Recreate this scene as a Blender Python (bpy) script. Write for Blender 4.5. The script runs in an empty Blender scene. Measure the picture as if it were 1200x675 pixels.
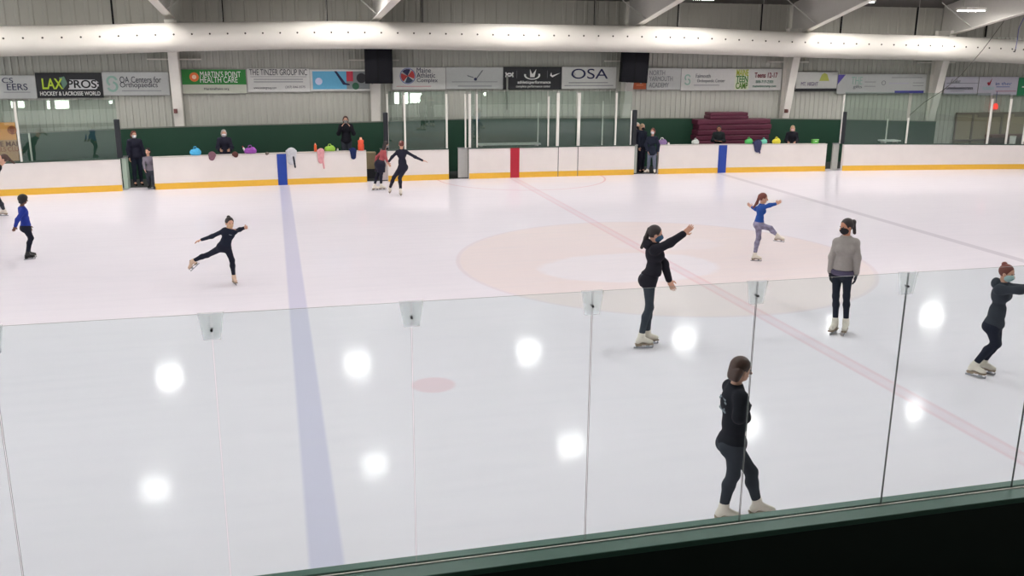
import bpy, math, random
import numpy as np
from mathutils import Vector, Matrix
random.seed(7)
scene = bpy.context.scene
COL = scene.collection

# ------------------------------------------------------------------ camera model (metres; ice at z = 0, centre spot at the origin)
CAM = np.array([-7.882, -17.909, 4.4015])
YAW, PITCH, ROLL, FPX = 0.2514, 0.2565, 0.0083, 1082.45
def basis():
    f = np.array([math.sin(YAW)*math.cos(PITCH), math.cos(YAW)*math.cos(PITCH), -math.sin(PITCH)])
    r0 = np.array([math.cos(YAW), -math.sin(YAW), 0.]); u0 = np.cross(r0, f)
    return r0*math.cos(ROLL)+u0*math.sin(ROLL), -r0*math.sin(ROLL)+u0*math.cos(ROLL), f
RT, UP, FW = basis()
def ray(u, v):
    return FW + (u-600)/FPX*RT - (v-337.5)/FPX*UP
def on_z(u, v, z=0.):
    d = ray(u, v); return CAM + d*(z-CAM[2])/d[2]
def on_y(u, v, y):
    d = ray(u, v); return CAM + d*(y-CAM[1])/d[1]
def on_x(u, v, x):
    d = ray(u, v); return CAM + d*(x-CAM[0])/d[0]
def yb(x):                       # front face of the far boards
    return 12.86 - .0036*(x-.3)**2
def hb(x):                       # height of the far boards
    return 1.05 - .0003*x*x
def on_board(u, v):              # a point on the far boards' face
    y = 12.8
    for _ in range(6):
        p = on_y(u, v, y); y = yb(p[0])
    return p

cd = bpy.data.cameras.new('camera'); cam = bpy.data.objects.new('camera', cd); COL.objects.link(cam)
cd.sensor_width = 36; cd.lens = FPX/1200*36; cd.clip_end = 300
cam.matrix_world = Matrix(((RT[0], UP[0], -FW[0], CAM[0]), (RT[1], UP[1], -FW[1], CAM[1]), (RT[2], UP[2], -FW[2], CAM[2]), (0, 0, 0, 1)))
scene.camera = cam

# ------------------------------------------------------------------ materials
def lin(c):
    return tuple(((x/255)/12.92 if x/255 <= .04045 else ((x/255+.055)/1.055)**2.4) for x in c)
MATS = {}
def mat(name, rgb, rough=.6, spec=.5, var=.06, scale=12., bump=.0, metal=0.):
    if name in MATS: return MATS[name]
    m = bpy.data.materials.new(name); m.use_nodes = True; nt = m.node_tree; N = nt.nodes
    b = N['Principled BSDF']; c = lin(rgb)
    tc = N.new('ShaderNodeTexCoord'); no = N.new('ShaderNodeTexNoise'); no.inputs['Scale'].default_value = scale; no.inputs['Detail'].default_value = 3
    nt.links.new(tc.outputs['Object'], no.inputs['Vector'])
    mx = N.new('ShaderNodeMix'); mx.data_type = 'RGBA'
    mx.inputs[6].default_value = (*[x*(1-var) for x in c], 1); mx.inputs[7].default_value = (*[min(1, x*(1+var)) for x in c], 1)
    nt.links.new(no.outputs[0], mx.inputs[0]); nt.links.new(mx.outputs[2], b.inputs['Base Color'])
    b.inputs['Roughness'].default_value = rough; b.inputs['Specular IOR Level'].default_value = spec; b.inputs['Metallic'].default_value = metal
    if bump:
        bp = N.new('ShaderNodeBump'); bp.inputs['Strength'].default_value = bump; bp.inputs['Distance'].default_value = .01
        nt.links.new(no.outputs[0], bp.inputs['Height']); nt.links.new(bp.outputs[0], b.inputs['Normal'])
    MATS[name] = m; return m
def emit(name, rgb, strength):
    if name in MATS: return MATS[name]
    m = bpy.data.materials.new(name); m.use_nodes = True; N = m.node_tree.nodes; N.clear()
    e = N.new('ShaderNodeEmission'); e.inputs[0].default_value = (*lin(rgb), 1); e.inputs[1].default_value = strength
    o = N.new('ShaderNodeOutputMaterial'); m.node_tree.links.new(e.outputs[0], o.inputs[0]); MATS[name] = m; return m
def glass(name, tint, refl=.06, rough=.0):
    m = bpy.data.materials.new(name); m.use_nodes = True; nt = m.node_tree; N = nt.nodes; N.clear()
    t = N.new('ShaderNodeBsdfTransparent'); t.inputs[0].default_value = (*tint, 1)
    g = N.new('ShaderNodeBsdfGlossy'); g.inputs['Roughness'].default_value = rough; g.inputs[0].default_value = (.9, 1, .96, 1)
    lw = N.new('ShaderNodeFresnel'); ge = N.new('ShaderNodeNewGeometry'); mr = N.new('ShaderNodeMapRange'); mr.inputs[3].default_value = 1.45; mr.inputs[4].default_value = 1/1.45; nt.links.new(ge.outputs['Backfacing'], mr.inputs[0]); nt.links.new(mr.outputs[0], lw.inputs[0])
    mt = N.new('ShaderNodeMath'); mt.operation = 'MULTIPLY'; mt.inputs[1].default_value = refl/.034
    mx = N.new('ShaderNodeMixShader'); o = N.new('ShaderNodeOutputMaterial')
    L = nt.links.new
    L(lw.outputs[0], mt.inputs[0]); L(mt.outputs[0], mx.inputs[0]); L(t.outputs[0], mx.inputs[1]); L(g.outputs[0], mx.inputs[2]); L(mx.outputs[0], o.inputs[0])
    MATS[name] = m; return m
M_white = mat('white_paint', (232, 228, 224), .45)
M_board = mat('board_plastic', (232, 225, 220), .35, var=.05, scale=2.5)
M_yellow = mat('kick_yellow', (234, 184, 60), .4)
M_blue = mat('line_blue', (30, 66, 158), .4)
M_red = mat('line_red', (178, 28, 50), .4)
M_dgreen = mat('dark_green_paint', (22, 62, 44), .55, var=.12, scale=1.5)
M_capgreen = mat('cap_green', (66, 102, 88), .4, var=.08)
M_facegreen = mat('outer_board_shaded_green', (12, 30, 24), .6, var=.2, scale=3)  # near-black green: the shadow on the spectator side is put into the colour
M_wall = mat('wall_sheet', (178, 178, 169), .55, var=.05, scale=.8)
M_wallup = mat('wall_sheet_upper', (158, 156, 146), .55, var=.08, scale=.6)
M_black = mat('black_plastic', (16, 16, 18), .8, .15)
M_darkpad = mat('dark_post_pad', (28, 32, 38), .6)
M_metal = mat('brushed_metal', (170, 172, 172), .3, metal=.9)
M_steel = mat('painted_steel', (222, 218, 210), .5, var=.04)
M_steelgrey = mat('steel_grey', (166, 164, 158), .55)
M_alu = mat('white_post', (226, 224, 216), .4)
M_duct = mat('duct_fabric', (222, 218, 208), .75, var=.03, scale=1.2, bump=.1)
M_hole = mat('duct_hole', (70, 64, 54), .9)
M_roof = mat('roof_lining', (92, 88, 86), .8, var=.15, scale=1)
M_rubber = mat('rubber_floor', (52, 56, 56), .85, var=.15, scale=5)
M_skin = mat('skin', (206, 158, 134), .55, var=.06)
M_skin_tan = mat('skin_tan', (176, 122, 96), .55, var=.06)
M_eye = mat('eye_dark', (30, 24, 22), .3)
M_boot = mat('skate_boot_white', (226, 218, 204), .5)
M_boottan = mat('skate_boot_tan', (214, 184, 160), .5)
M_bootblack = mat('skate_boot_black', (26, 26, 30), .5)
M_sole = mat('skate_sole', (150, 132, 112), .5)
M_blade = mat('skate_blade', (180, 184, 190), .25, metal=.8)
M_maroon = mat('maroon_vinyl', (92, 34, 56), .5, var=.08, scale=3)
G_near = glass('near_glass', (.938, .978, .974), .03)
G_far = glass('far_glass', (.85, .91, .885), .075)
M_gedge = mat('glass_edge', (62, 74, 70), .3)
M_clip = bpy.data.materials.new('clip_plastic'); M_clip.use_nodes = True
_n = M_clip.node_tree.nodes; _l = M_clip.node_tree.links.new; _n.clear()
_t = _n.new('ShaderNodeBsdfTransparent'); _t.inputs[0].default_value = (.93, .935, .935, 1); _d = _n.new('ShaderNodeBsdfTranslucent'); _d.inputs[0].default_value = (.86, .87, .88, 1)
_x = _n.new('ShaderNodeMixShader'); _x.inputs[0].default_value = .25; _o = _n.new('ShaderNodeOutputMaterial'); _l(_t.outputs[0], _x.inputs[1]); _l(_d.outputs[0], _x.inputs[2]); _l(_x.outputs[0], _o.inputs[0])

# ------------------------------------------------------------------ mesh building
class MB:
    def __init__(s): s.v = []; s.f = []; s.m = []
    def add(s, vs, fs, mi=0):
        n = len(s.v); s.v += [tuple(map(float, p)) for p in vs]; s.f += [tuple(n+i for i in f) for f in fs]; s.m += [mi]*len(fs); return s
    def box(s, x0, x1, y0, y1, z0, z1, mi=0, R=None, c=(0, 0, 0)):
        vs = [(x, y, z) for x in (x0, x1) for y in (y0, y1) for z in (z0, z1)]
        if R is not None: vs = [np.array(R) @ np.array(p) + np.array(c) for p in vs]
        return s.add(vs, [(0, 1, 3, 2), (4, 6, 7, 5), (0, 4, 5, 1), (2, 3, 7, 6), (0, 2, 6, 4), (1, 5, 7, 3)], mi)
    def tube(s, pts, r, n=10, mi=0, cap=True):
        pts = [np.array(p, float) for p in pts]; rs = r if isinstance(r, (list, tuple)) else [r]*len(pts)
        rings = []
        for i, p in enumerate(pts):
            t = pts[min(i+1, len(pts)-1)]-pts[max(i-1, 0)]; t /= np.linalg.norm(t)
            a = np.cross(t, (0, 0, 1.)) if abs(t[2]) < .95 else np.cross(t, (0, 1., 0)); a /= np.linalg.norm(a); b = np.cross(t, a)
            rings.append([p+rs[i]*(math.cos(2*math.pi*k/n)*a+math.sin(2*math.pi*k/n)*b) for k in range(n)])
        vs = [q for g in rings for q in g]; fs = []
        for i in range(len(pts)-1):
            for k in range(n): fs.append((i*n+k, i*n+(k+1) % n, (i+1)*n+(k+1) % n, (i+1)*n+k))
        if cap: fs += [tuple(range(n-1, -1, -1)), tuple((len(pts)-1)*n+k for k in range(n))]
        return s.add(vs, fs, mi)
    def prism(s, poly, y0, y1, mi=0, R=None, c=(0, 0, 0)):      # poly in x,z, extruded in y
        n = len(poly); vs = [(x, y0, z) for x, z in poly]+[(x, y1, z) for x, z in poly]
        if R is not None: vs = [np.array(R) @ np.array(p) + np.array(c) for p in vs]
        return s.add(vs, [tuple(range(n)), tuple(range(2*n-1, n-1, -1))]+[(i, n+i, n+(i+1) % n, (i+1) % n) for i in range(n)], mi)
    def sweep(s, xs, sect, mi=0):                                # sect(x) -> closed polygon of (y, z)
        vs = []; n = len(sect(xs[0]))
        for x in xs: vs += [(x, y, z) for y, z in sect(x)]
        fs = [(i*n+k, (i+1)*n+k, (i+1)*n+(k+1) % n, i*n+(k+1) % n) for i in range(len(xs)-1) for k in range(n)]
        fs += [tuple(range(n)), tuple((len(xs)-1)*n+k for k in range(n-1, -1, -1))]
        return s.add(vs, fs, mi)
    def build(s, name, mats, parent=None, origin=(0, 0, 0), smooth=False, bevel=0):
        me = bpy.data.meshes.new(name); o3 = np.array(origin, float)
        me.from_pydata([tuple(np.array(p)-o3) for p in s.v], [], s.f); me.update()
        for m in (mats if isinstance(mats, (list, tuple)) else [mats]): me.materials.append(m)
        me.polygons.foreach_set('material_index', s.m)
        import bmesh
        bm = bmesh.new(); bm.from_mesh(me); bmesh.ops.recalc_face_normals(bm, faces=bm.faces); bm.to_mesh(me); bm.free()
        if smooth: me.polygons.foreach_set('use_smooth', [True]*len(me.polygons))
        o = bpy.data.objects.new(name, me); COL.objects.link(o)
        if parent is not None: o.parent = parent
        else: o.location = tuple(o3)
        if bevel:
            b = o.modifiers.new('bevel', 'BEVEL'); b.width = bevel; b.segments = 2; b.limit_method = 'ANGLE'
        return o
def tag(o, label=None, cat=None, group=None, kind=None):
    if label: o['label'] = label
    if cat: o['category'] = cat
    if group: o['group'] = group
    if kind: o['kind'] = kind
    return o
def thing(name, base, label, cat, group=None):
    o = bpy.data.objects.new(name, None); COL.objects.link(o); o.location = tuple(map(float, base)); o.empty_display_size = .2
    return tag(o, label, cat, group)
def struct(mb, name, m, **k):
    return tag(mb.build(name, m, **k), kind='structure')

# signed-distance modelling: smooth unions of tapered limbs meshed with surface nets
def rc(a, b, ra, rb, n=None, s=1.):           # round cone, optionally squashed by s along n
    return ('c', np.array(a, float), np.array(b, float), ra, rb, None if n is None else np.array(n, float)/np.linalg.norm(n), s)
def el(c, r, R=np.eye(3)):
    return ('e', np.array(c, float), np.array(r, float), np.array(R, float))
def sdf(p, q):
    if q[0] == 'c':
        _, a, b, ra, rb, n, s = q
        if n is not None:
            w = (p-a) @ n; p = p+np.multiply.outer(w*(1/s-1), n)
            b = b+n*((b-a) @ n)*(1/s-1)
        ab = b-a; L2 = max(ab @ ab, 1e-9); t = np.clip(((p-a) @ ab)/L2, 0, 1)
        d = np.linalg.norm(p-a-t[..., None]*ab, axis=-1)-(ra+(rb-ra)*t)
        return d*(s if s < 1 else 1) if n is not None else d
    _, c, r, R = q
    l = (p-c) @ R; k0 = np.linalg.norm(l/r, axis=-1); k1 = np.linalg.norm(l/(r*r), axis=-1)
    return k0*(k0-1)/np.maximum(k1, 1e-6)
def bounds(q):
    if q[0] == 'c': m = max(q[3], q[4])*max(1, q[6]); return np.minimum(q[1], q[2])-m, np.maximum(q[1], q[2])+m
    m = q[2].max(); return q[1]-m, q[1]+m
def nets(groups, res, k=.02, subtract=()):
    """groups: list of (prims, planes); planes (point, normal) keep the side against the normal."""
    allp = [q for g, _ in groups for q in g]
    lo = np.min([bounds(q)[0] for q in allp], 0)-2.5*res; hi = np.max([bounds(q)[1] for q in allp], 0)+2.5*res
    n = np.ceil((hi-lo)/res).astype(int)+1
    D = np.full(n, 9., np.float32)
    ax = [lo[i]+res*np.arange(n[i]) for i in range(3)]
    for prims, planes in groups:
        Dg = np.full(n, 9., np.float32)
        for q in prims:
            b0, b1 = bounds(q); m = k*2+3*res
            i0 = np.maximum(((b0-m-lo)/res).astype(int), 0); i1 = np.minimum(((b1+m-lo)/res).astype(int)+2, n)
            sl = tuple(slice(i0[i], i1[i]) for i in range(3))
            P = np.stack(np.meshgrid(*[ax[i][sl[i]] for i in range(3)], indexing='ij'), -1)
            d = sdf(P, q); e = Dg[sl]; h = np.maximum(k-np.abs(d-e), 0)/k
            Dg[sl] = np.minimum(d, e)-h*h*k*.25
        if planes:
            P = np.stack(np.meshgrid(*ax, indexing='ij'), -1)
            for pt, nn in planes:
                nn = np.array(nn, float)/np.linalg.norm(nn); Dg = np.maximum(Dg, (P-np.array(pt)) @ nn)
        D = np.minimum(D, Dg)
    if subtract:
        P = np.stack(np.meshgrid(*ax, indexing='ij'), -1)
        for q in subtract: D = np.maximum(D, -sdf(P, q))
    D[0] = D[-1] = 9; D[:, 0] = D[:, -1] = 9; D[:, :, 0] = D[:, :, -1] = 9
    S = D < 0
    cs = [(i, j, l) for i in (0, 1) for j in (0, 1) for l in (0, 1)]
    cnt = sum(S[i:n[0]-1+i, j:n[1]-1+j, l:n[2]-1+l].astype(np.int8) for i, j, l in cs)
    cells = np.argwhere((cnt > 0) & (cnt < 8))
    if len(cells) == 0: return np.zeros((0, 3)), []
    idx = np.full(n-1, -1, np.int64); idx[tuple(cells.T)] = np.arange(len(cells))
    V = np.zeros((len(cells), 3)); C = np.zeros(len(cells))
    vals = {c: D[tuple((cells+np.array(c)).T)] for c in cs}
    for a in cs:
        for d in range(3):
            if a[d] == 0:
                b = tuple(1 if i == d else a[i] for i in range(3)); va, vb = vals[a], vals[b]
                m = (va < 0) != (vb < 0); t = np.where(m, va/np.where(m, va-vb, 1), 0)
                pos = np.array(a, float)+np.zeros((len(cells), 3)); pos[:, d] = t
                V[m] += pos[m]; C[m] += 1
    V = lo+res*(cells+V/C[:, None])
    F = []
    for d in range(3):
        e1, e2 = (d+1) % 3, (d+2) % 3
        sa = S[tuple(slice(0, -1) if i == d else slice(None) for i in range(3))]; sb = S[tuple(slice(1, None) if i == d else slice(None) for i in range(3))]
        E = np.argwhere(sa != sb); ok = (E[:, e1] > 0) & (E[:, e2] > 0) & (E[:, e1] < n[e1]-1) & (E[:, e2] < n[e2]-1); E = E[ok]
        inside = sa[tuple(E.T)]
        u = np.zeros(3, int); u[e1] = 1; w = np.zeros(3, int); w[e2] = 1
        Q = np.stack([idx[tuple((E-u-w).T)], idx[tuple((E-w).T)], idx[tuple(E.T)], idx[tuple((E-u).T)]], 1)
        Q[~inside] = Q[~inside][:, ::-1]; F.append(Q)
    return V, np.concatenate(F)
def blob(name, parts, m, parent=None, origin=(0, 0, 0)):
    """parts: list of (V, F) joined into one mesh object"""
    vs = []; fs = []; n = 0
    for V, F in parts:
        if len(V) == 0: continue
        vs.append(V); fs.append(np.array(F)+n); n += len(V)
    V = np.concatenate(vs)-np.array(origin, float); F = np.concatenate(fs)
    me = bpy.data.meshes.new(name)
    me.vertices.add(len(V)); me.vertices.foreach_set('co', V.astype(np.float32).ravel())
    me.loops.add(len(F)*4); me.loops.foreach_set('vertex_index', F.astype(np.int32).ravel())
    me.polygons.add(len(F)); me.polygons.foreach_set('loop_start', np.arange(0, len(F)*4, 4, dtype=np.int32))
    me.update(calc_edges=True); me.validate()
    me.polygons.foreach_set('use_smooth', [True]*len(me.polygons)); me.materials.append(m)
    o = bpy.data.objects.new(name, me); COL.objects.link(o)
    if parent is not None: o.parent = parent
    else: o.location = tuple(origin)
    return o

TEXTS = []
def text(s, m, parent, loc, w, h, bold=False, rot=(math.pi/2, 0, 0), name='lettering_curve', shear=0, fitw=True):
    cu = bpy.data.curves.new(name, 'FONT'); cu.body = s; cu.align_x = 'CENTER'; cu.align_y = 'CENTER'; cu.extrude = .004
    cu.materials.append(m); cu.shear = shear
    if bold: cu.offset = .018
    o = bpy.data.objects.new(name, cu); COL.objects.link(o); o.parent = parent; o.location = loc; o.rotation_euler = rot
    TEXTS.append((o, w, h)); return o

# ------------------------------------------------------------------ ice
def ice_material():
    m = bpy.data.materials.new('ice'); m.use_nodes = True; nt = m.node_tree; N = nt.nodes; L = nt.links.new
    b = N['Principled BSDF']
    geo = N.new('ShaderNodeTexCoord'); sep = N.new('ShaderNodeSeparateXYZ'); L(geo.outputs['Object'], sep.inputs[0])
    X, Y = sep.outputs[0], sep.outputs[1]
    def M(op, a, b_=None, c=None):
        q = N.new('ShaderNodeMath'); q.operation = op
        for i, w in enumerate((a, b_, c)):
            if w is None: continue
            if isinstance(w, (int, float)): q.inputs[i].default_value = w
            else: L(w, q.inputs[i])
        return q.outputs[0]
    def soft(dist, half, edge=.02):       # 1 where dist < half
        r = N.new('ShaderNodeMapRange'); r.clamp = True; L(dist, r.inputs[0]); r.inputs[1].default_value = half-edge; r.inputs[2].default_value = half+edge
        r.inputs[3].default_value = 1; r.inputs[4].default_value = 0; return r.outputs[0]
    def radial(cx, cy, sx=1., sy=1.):
        a = M('MULTIPLY', M('SUBTRACT', X, cx), 1/sx); c = M('MULTIPLY', M('SUBTRACT', Y, cy), 1/sy)
        return M('SQRT', M('ADD', M('MULTIPLY', a, a), M('MULTIPLY', c, c)))
    col = None
    nz = N.new('ShaderNodeTexNoise'); nz.inputs['Scale'].default_value = .35; nz.inputs['Detail'].default_value = 5; L(geo.outputs['Object'], nz.inputs['Vector'])
    base = N.new('ShaderNodeMix'); base.data_type = 'RGBA'; L(nz.outputs[0], base.inputs[0])
    base.inputs[6].default_value = (*lin((233, 228, 235)), 1); base.inputs[7].default_value = (*lin((240, 235, 242)), 1)
    cur = base.outputs[2]
    def over(mask, rgb, amt):
        nonlocal cur
        q = N.new('ShaderNodeMix'); q.data_type = 'RGBA'; L(M('MULTIPLY', mask, amt), q.inputs[0]); L(cur, q.inputs[6]); q.inputs[7].default_value = (*lin(rgb), 1); cur = q.outputs[2]
    # centre emblem: pale sand disc with a white sweep
    n2 = N.new('ShaderNodeTexNoise'); n2.inputs['Scale'].default_value = 1.1; n2.inputs['Detail'].default_value = 3; L(geo.outputs['Object'], n2.inputs['Vector'])
    wob = M('MULTIPLY', M('SUBTRACT', n2.outputs[0], .5), .7)
    rr = radial(0, 0)
    over(soft(rr, 4.3, .03), (238, 220, 214), .55)
    inner = soft(M('ADD', radial(-.9, -.5, 1.9, 1.25), M('MULTIPLY', wob, .5)), 1.0, .05)
    over(inner, (238, 233, 238), .9)
    inner2 = soft(M('ADD', radial(.9, 1.4, 1.6, .8), wob), .8, .08)
    over(inner2, (238, 230, 234), .5)
    over(soft(M('ABSOLUTE', M('SUBTRACT', rr, 4.34)), .04, .02), (220, 195, 195), .3)
    # lines
    over(soft(M('ABSOLUTE', M('ADD', X, 7.64)), .15, .02), (128, 136, 200), .30)
    over(soft(M('ABSOLUTE', M('SUBTRACT', X, 7.64)), .13, .02), (150, 138, 158), .28)
    over(soft(M('ABSOLUTE', M('SUBTRACT', M('ABSOLUTE', X), .105)), .034, .025), (214, 100, 130), .22)
    over(soft(M('ABSOLUTE', X), .07, .02), (225, 190, 205), .25)
    over(soft(M('ABSOLUTE', M('SUBTRACT', radial(.3, 12.86), 2.9)), .03, .015), (214, 110, 130), .4)
    d = on_z(508, 451)
    over(soft(radial(d[0], d[1]), .29, .03), (228, 160, 172), .3)
    # skate scratches
    sc = N.new('ShaderNodeTexNoise'); sc.inputs['Scale'].default_value = 1.; sc.inputs['Detail'].default_value = 8
    mp = N.new('ShaderNodeMapping'); mp.inputs['Scale'].default_value = (.7, 5, 1); mp.inputs['Rotation'].default_value = (0, 0, .25); L(geo.outputs['Object'], mp.inputs[0]); L(mp.outputs[0], sc.inputs['Vector'])
    over(M('MULTIPLY', M('SUBTRACT', sc.outputs[0], .45), 1.6), (214, 212, 222), .35)
    L(cur, b.inputs['Base Color'])
    rg = N.new('ShaderNodeMapRange'); L(sc.outputs[0], rg.inputs[0]); rg.inputs[1].default_value = .3; rg.inputs[2].default_value = .7; rg.inputs[3].default_value = .07; rg.inputs[4].default_value = .12
    L(rg.outputs[0], b.inputs['Roughness']); b.inputs['IOR'].default_value = 1.31; b.inputs['Specular IOR Level'].default_value = .05
    bp = N.new('ShaderNodeBump'); bp.inputs['Strength'].default_value = .14; bp.inputs['Distance'].default_value = .01; L(sc.outputs[0], bp.inputs['Height']); L(bp.outputs[0], b.inputs['Normal'])
    return m
mb = MB(); mb.add([(-31, -12.35, 0), (31, -12.35, 0), (31, 12.95, 0), (-31, 12.95, 0)], [(0, 1, 2, 3)])
mb.add([(-31, -12.35, -.05), (31, -12.35, -.05), (31, 12.95, -.05), (-31, 12.95, -.05)], [(3, 2, 1, 0)])
struct(mb, 'floor', ice_material())
mb = MB(); mb.box(-31, 31, 12.95, 15.6, -.08, -.005); struct(mb, 'floor.001', M_rubber)
mb = MB(); mb.box(-31, 31, -24.5, -12.35, -.08, -.005); struct(mb, 'floor.002', M_rubber)

# ------------------------------------------------------------------ far wall, wainscot, roof
WY = 15.35
def ribbed(z0, z1, x0, x1, y, pitch, depth, name, m):
    mb = MB(); pr = []; x = x0
    while x < x1:
        pr += [(x, y), (x+pitch*.62, y), (x+pitch*.7, y-depth), (x+pitch*.92, y-depth)]; x += pitch
    pr.append((x, y)); n = len(pr)
    mb.add([(a, b, z0) for a, b in pr]+[(a, b, z1) for a, b in pr], [(i, i+1, n+i+1, n+i) for i in range(n-1)])
    return struct(mb, name, m)
wf = ribbed(0, 4.9, -22, 31, WY, .205, .03, 'wall_far', M_wall)
wu = ribbed(4.9, 6.35, -22, 31, WY, .41, .02, 'wall_far_upper', M_wallup)
for i, px in enumerate((132, 261, 383, 495, 600, 697, 795, 893, 987, 1075, 1158)):
    p = on_y(px, 20, WY-.06)
    if px == 600: continue
    mb = MB(); mb.box(p[0]-.028, p[0]+.028, WY-.07, WY-.03, 4.9, 6.3); mb.build('joint', M_black, wu)
def zc(pts, Y):
    out = [on_y(u, v, Y) for u, v in pts]; return [p[0] for p in out], [p[2] for p in out]
bx, bz = zc([(-20, 160), (20, 157), (145, 151.5), (200, 149.5), (300, 147), (420, 144), (530, 140.5), (603, 139.5), (700, 139.5), (800, 139), (900, 139.5), (985, 140.5), (1097, 142.8)], 14.92)
xr = bx[-1]
mb = MB(); mb.sweep([-22]+list(np.linspace(bx[0], xr, 40)), lambda x: [(14.92, 0), (15.0, 0), (15.0, float(np.interp(x, bx, bz))), (14.92, float(np.interp(x, bx, bz)))])
struct(mb, 'trim_1', M_dgreen)
mb = MB(); mb.sweep([-22]+list(np.linspace(bx[0], xr, 40)), lambda x: [(14.9, float(np.interp(x, bx, bz))), (15.02, float(np.interp(x, bx, bz))), (15.02, float(np.interp(x, bx, bz))+.03), (14.9, float(np.interp(x, bx, bz))+.03)])
struct(mb, 'trim_2', mat('trim_grey', (120, 124, 114)))
# roof: two slopes with frames beneath
EZ, SL = 6.0, .235
def roofz(y): return EZ+(WY-abs(y))*SL
mb = MB()
for s in (1, -1):
    ys = [0, s*6, s*WY, s*24.5 if s < 0 else WY+.3]
    for a, b in zip(ys[:-1], ys[1:]):
        za, zb_ = roofz(max(-WY, min(WY, a))) if abs(a) <= WY else EZ, roofz(b) if abs(b) <= WY else EZ
        mb.add([(-31, a, za), (31, a, za), (31, b, zb_), (-31, b, zb_)], [(0, 1, 2, 3)])
struct(mb, 'ceiling', M_roof)
mb = MB(); mb.box(-31, 31, -24.6, -24.4, 0, 6.2); struct(mb, 'wall_near', mat('near_wall', (150, 150, 142), .7))
mb = MB(); mb.box(31, 31.2, -24.5, 15.4, 0, 10); struct(mb, 'wall_right', mat('end_wall', (176, 176, 166), .7))

# lobby openings in the near wall: bright daylight windows (they mirror in the far glass)
M_day = emit('daylight', (250, 255, 240), 9.)
k = 1
for x0, x1, z0, z1 in ((-15.75, -15.4, .35, .75), (-14.1, -13.3, .05, .75), (-11.35, -11.15, .5, .7), (3.05, 3.3, .2, 1.05), (3.5, 3.75, .2, 1.05), (3.9, 4.5, .3, 1.0), (7.95, 8.12, .8, 1.05)):
    mb = MB(); mb.box(x0-.06, x1+.06, -24.40, -24.36, z0-.06, z1+.06); w = struct(mb, 'window_%d' % k, M_steelgrey); k += 1
    mb = MB(); mb.box(x0, x1, -24.36, -24.34, z0, z1); mb.build('pane', M_day, w, origin=(0, 0, 0))

# columns with tapered roof beams (steel frames)
for px, top, bot, pts in ((206, (203, 61), (209, 149), [(203, 24), (180, 0)]), (441, (441, 60), (441, 143), [(443, 20), (463, 0)]),
                          (738, (743, 100), (733, 140), [(752, 27), (797, 0)]), (928, (934, 66), (920, 139), [(950, 34), (1020, 0)]), (1102, (1109, 70), (1093, 142), [(1113, 41), (1200, 15)])):
    X = on_y(px, 105, 14.75)[0]
    zb = float(np.interp(X, bx, bz))
    lab = {206: 'white steel wall column beside the green health care banner', 441: 'white steel wall column behind the hanging loudspeaker above the bench end', 738: 'white steel wall column by the orange sign and second loudspeaker',
           928: 'white steel wall column right of the teen camp banner', 1102: 'white steel wall column farthest to the right of the rink wall'}[px]
    t = thing('steel_column', (X, 15.0, 0), lab+', running into a roof beam', 'column', 'steel frames of the hall')
    o = (X, 15.0, 0)
    mb = MB(); w = .15
    fy = lambda z: 15.05-.2*(z-1.7)
    for a_, b_, x_ in ((0, .02, w), (.02, None, .01)):
        vs = [(X+sx, (fy(z)+a_) if e == 0 else ((fy(z)+b_) if b_ else 15.25), z) for sx in (-x_, x_) for e in (0, 1) for z in ((1.0 if x_ == w else 1.), 5.12)]
        mb.add(vs, [(0, 1, 3, 2), (4, 6, 7, 5), (0, 4, 5, 1), (2, 3, 7, 6), (0, 2, 6, 4), (1, 5, 7, 3)])
    mb.box(X-w, X+w, 15.05, 15.25, 0, 1.0); mb.box(X-w, X+w, 15.25, 15.27, 0, 5.12)
    mb.build('column_shaft', M_steel, t, origin=o)
    # haunched beam: web plus bottom flange
    q0, q1 = on_x(*pts[0], X), on_x(*pts[1], X); sl = (q1[2]-q0[2])/(q0[1]-q1[1]); zz = lambda y: q0[2]+(q0[1]-y)*sl*(1 if y > 8 else 1)
    yc = [15.1, 13, 11, 9, 7]; low = [min(zz(y), roofz(y)-.35) for y in yc]+[roofz(3)-.4, roofz(0)-.45]; yc += [3, 0]
    mb = MB()
    for a in range(len(yc)-1):
        mb.add([(X+d, yc[a], low[a]) for d in (-.008, .008)]+[(X+d, yc[a], roofz(yc[a])) for d in (-.008, .008)]+[(X+d, yc[a+1], low[a+1]) for d in (-.008, .008)]+[(X+d, yc[a+1], roofz(yc[a+1])) for d in (-.008, .008)],
               [(0, 4, 6, 2), (1, 3, 7, 5), (0, 1, 5, 4), (2, 6, 7, 3), (0, 2, 3, 1), (4, 5, 7, 6)])
    mb.build('beam_web', mat('beam_web_paint', (196, 193, 186), .5), t, origin=o)
    mb = MB()
    for a in range(len(yc)-1):
        mb.add([(X+d, yc[a+e], low[a+e]-f) for e in (0, 1) for d in (-.13, .13) for f in (0, .025)], [(0, 2, 3, 1), (4, 5, 7, 6), (0, 1, 5, 4), (2, 6, 7, 3), (0, 4, 6, 2), (1, 3, 7, 5)])
    mb.build('beam_flange', M_steel, t, origin=o)
    for s in (-1, 1):
        mb = MB(); mb.tube([(X+s*.02, 13.4, zz(13.4)+.03), (X+s*.85, 14.2, roofz(14.2)-.12)], .02, 6); mb.build('brace', M_steelgrey, t, origin=o)
    for s in (-1, 1):
        mb = MB(); mb.box(min(X+s*.15, X+s*.85), max(X+s*.15, X+s*.85), 15.1, 15.26, 3.86, 3.90); mb.build('bracket', M_steel, t, origin=o)
    if px in (206, 928):
        mb = MB(); z = on_y(px, 130, 14.95)[2]; mb.box(X-.13, X-.02, 14.86, 14.96, z-.07, z+.07); mb.tube([(X-.07, 14.87, z), (X-.07, 14.83, z)], .05, 12); b = mb.build('call_box', mat('call_box', (112, 70, 66)), t, origin=o); b['label'] = 'small dull red box with round bell'

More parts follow.
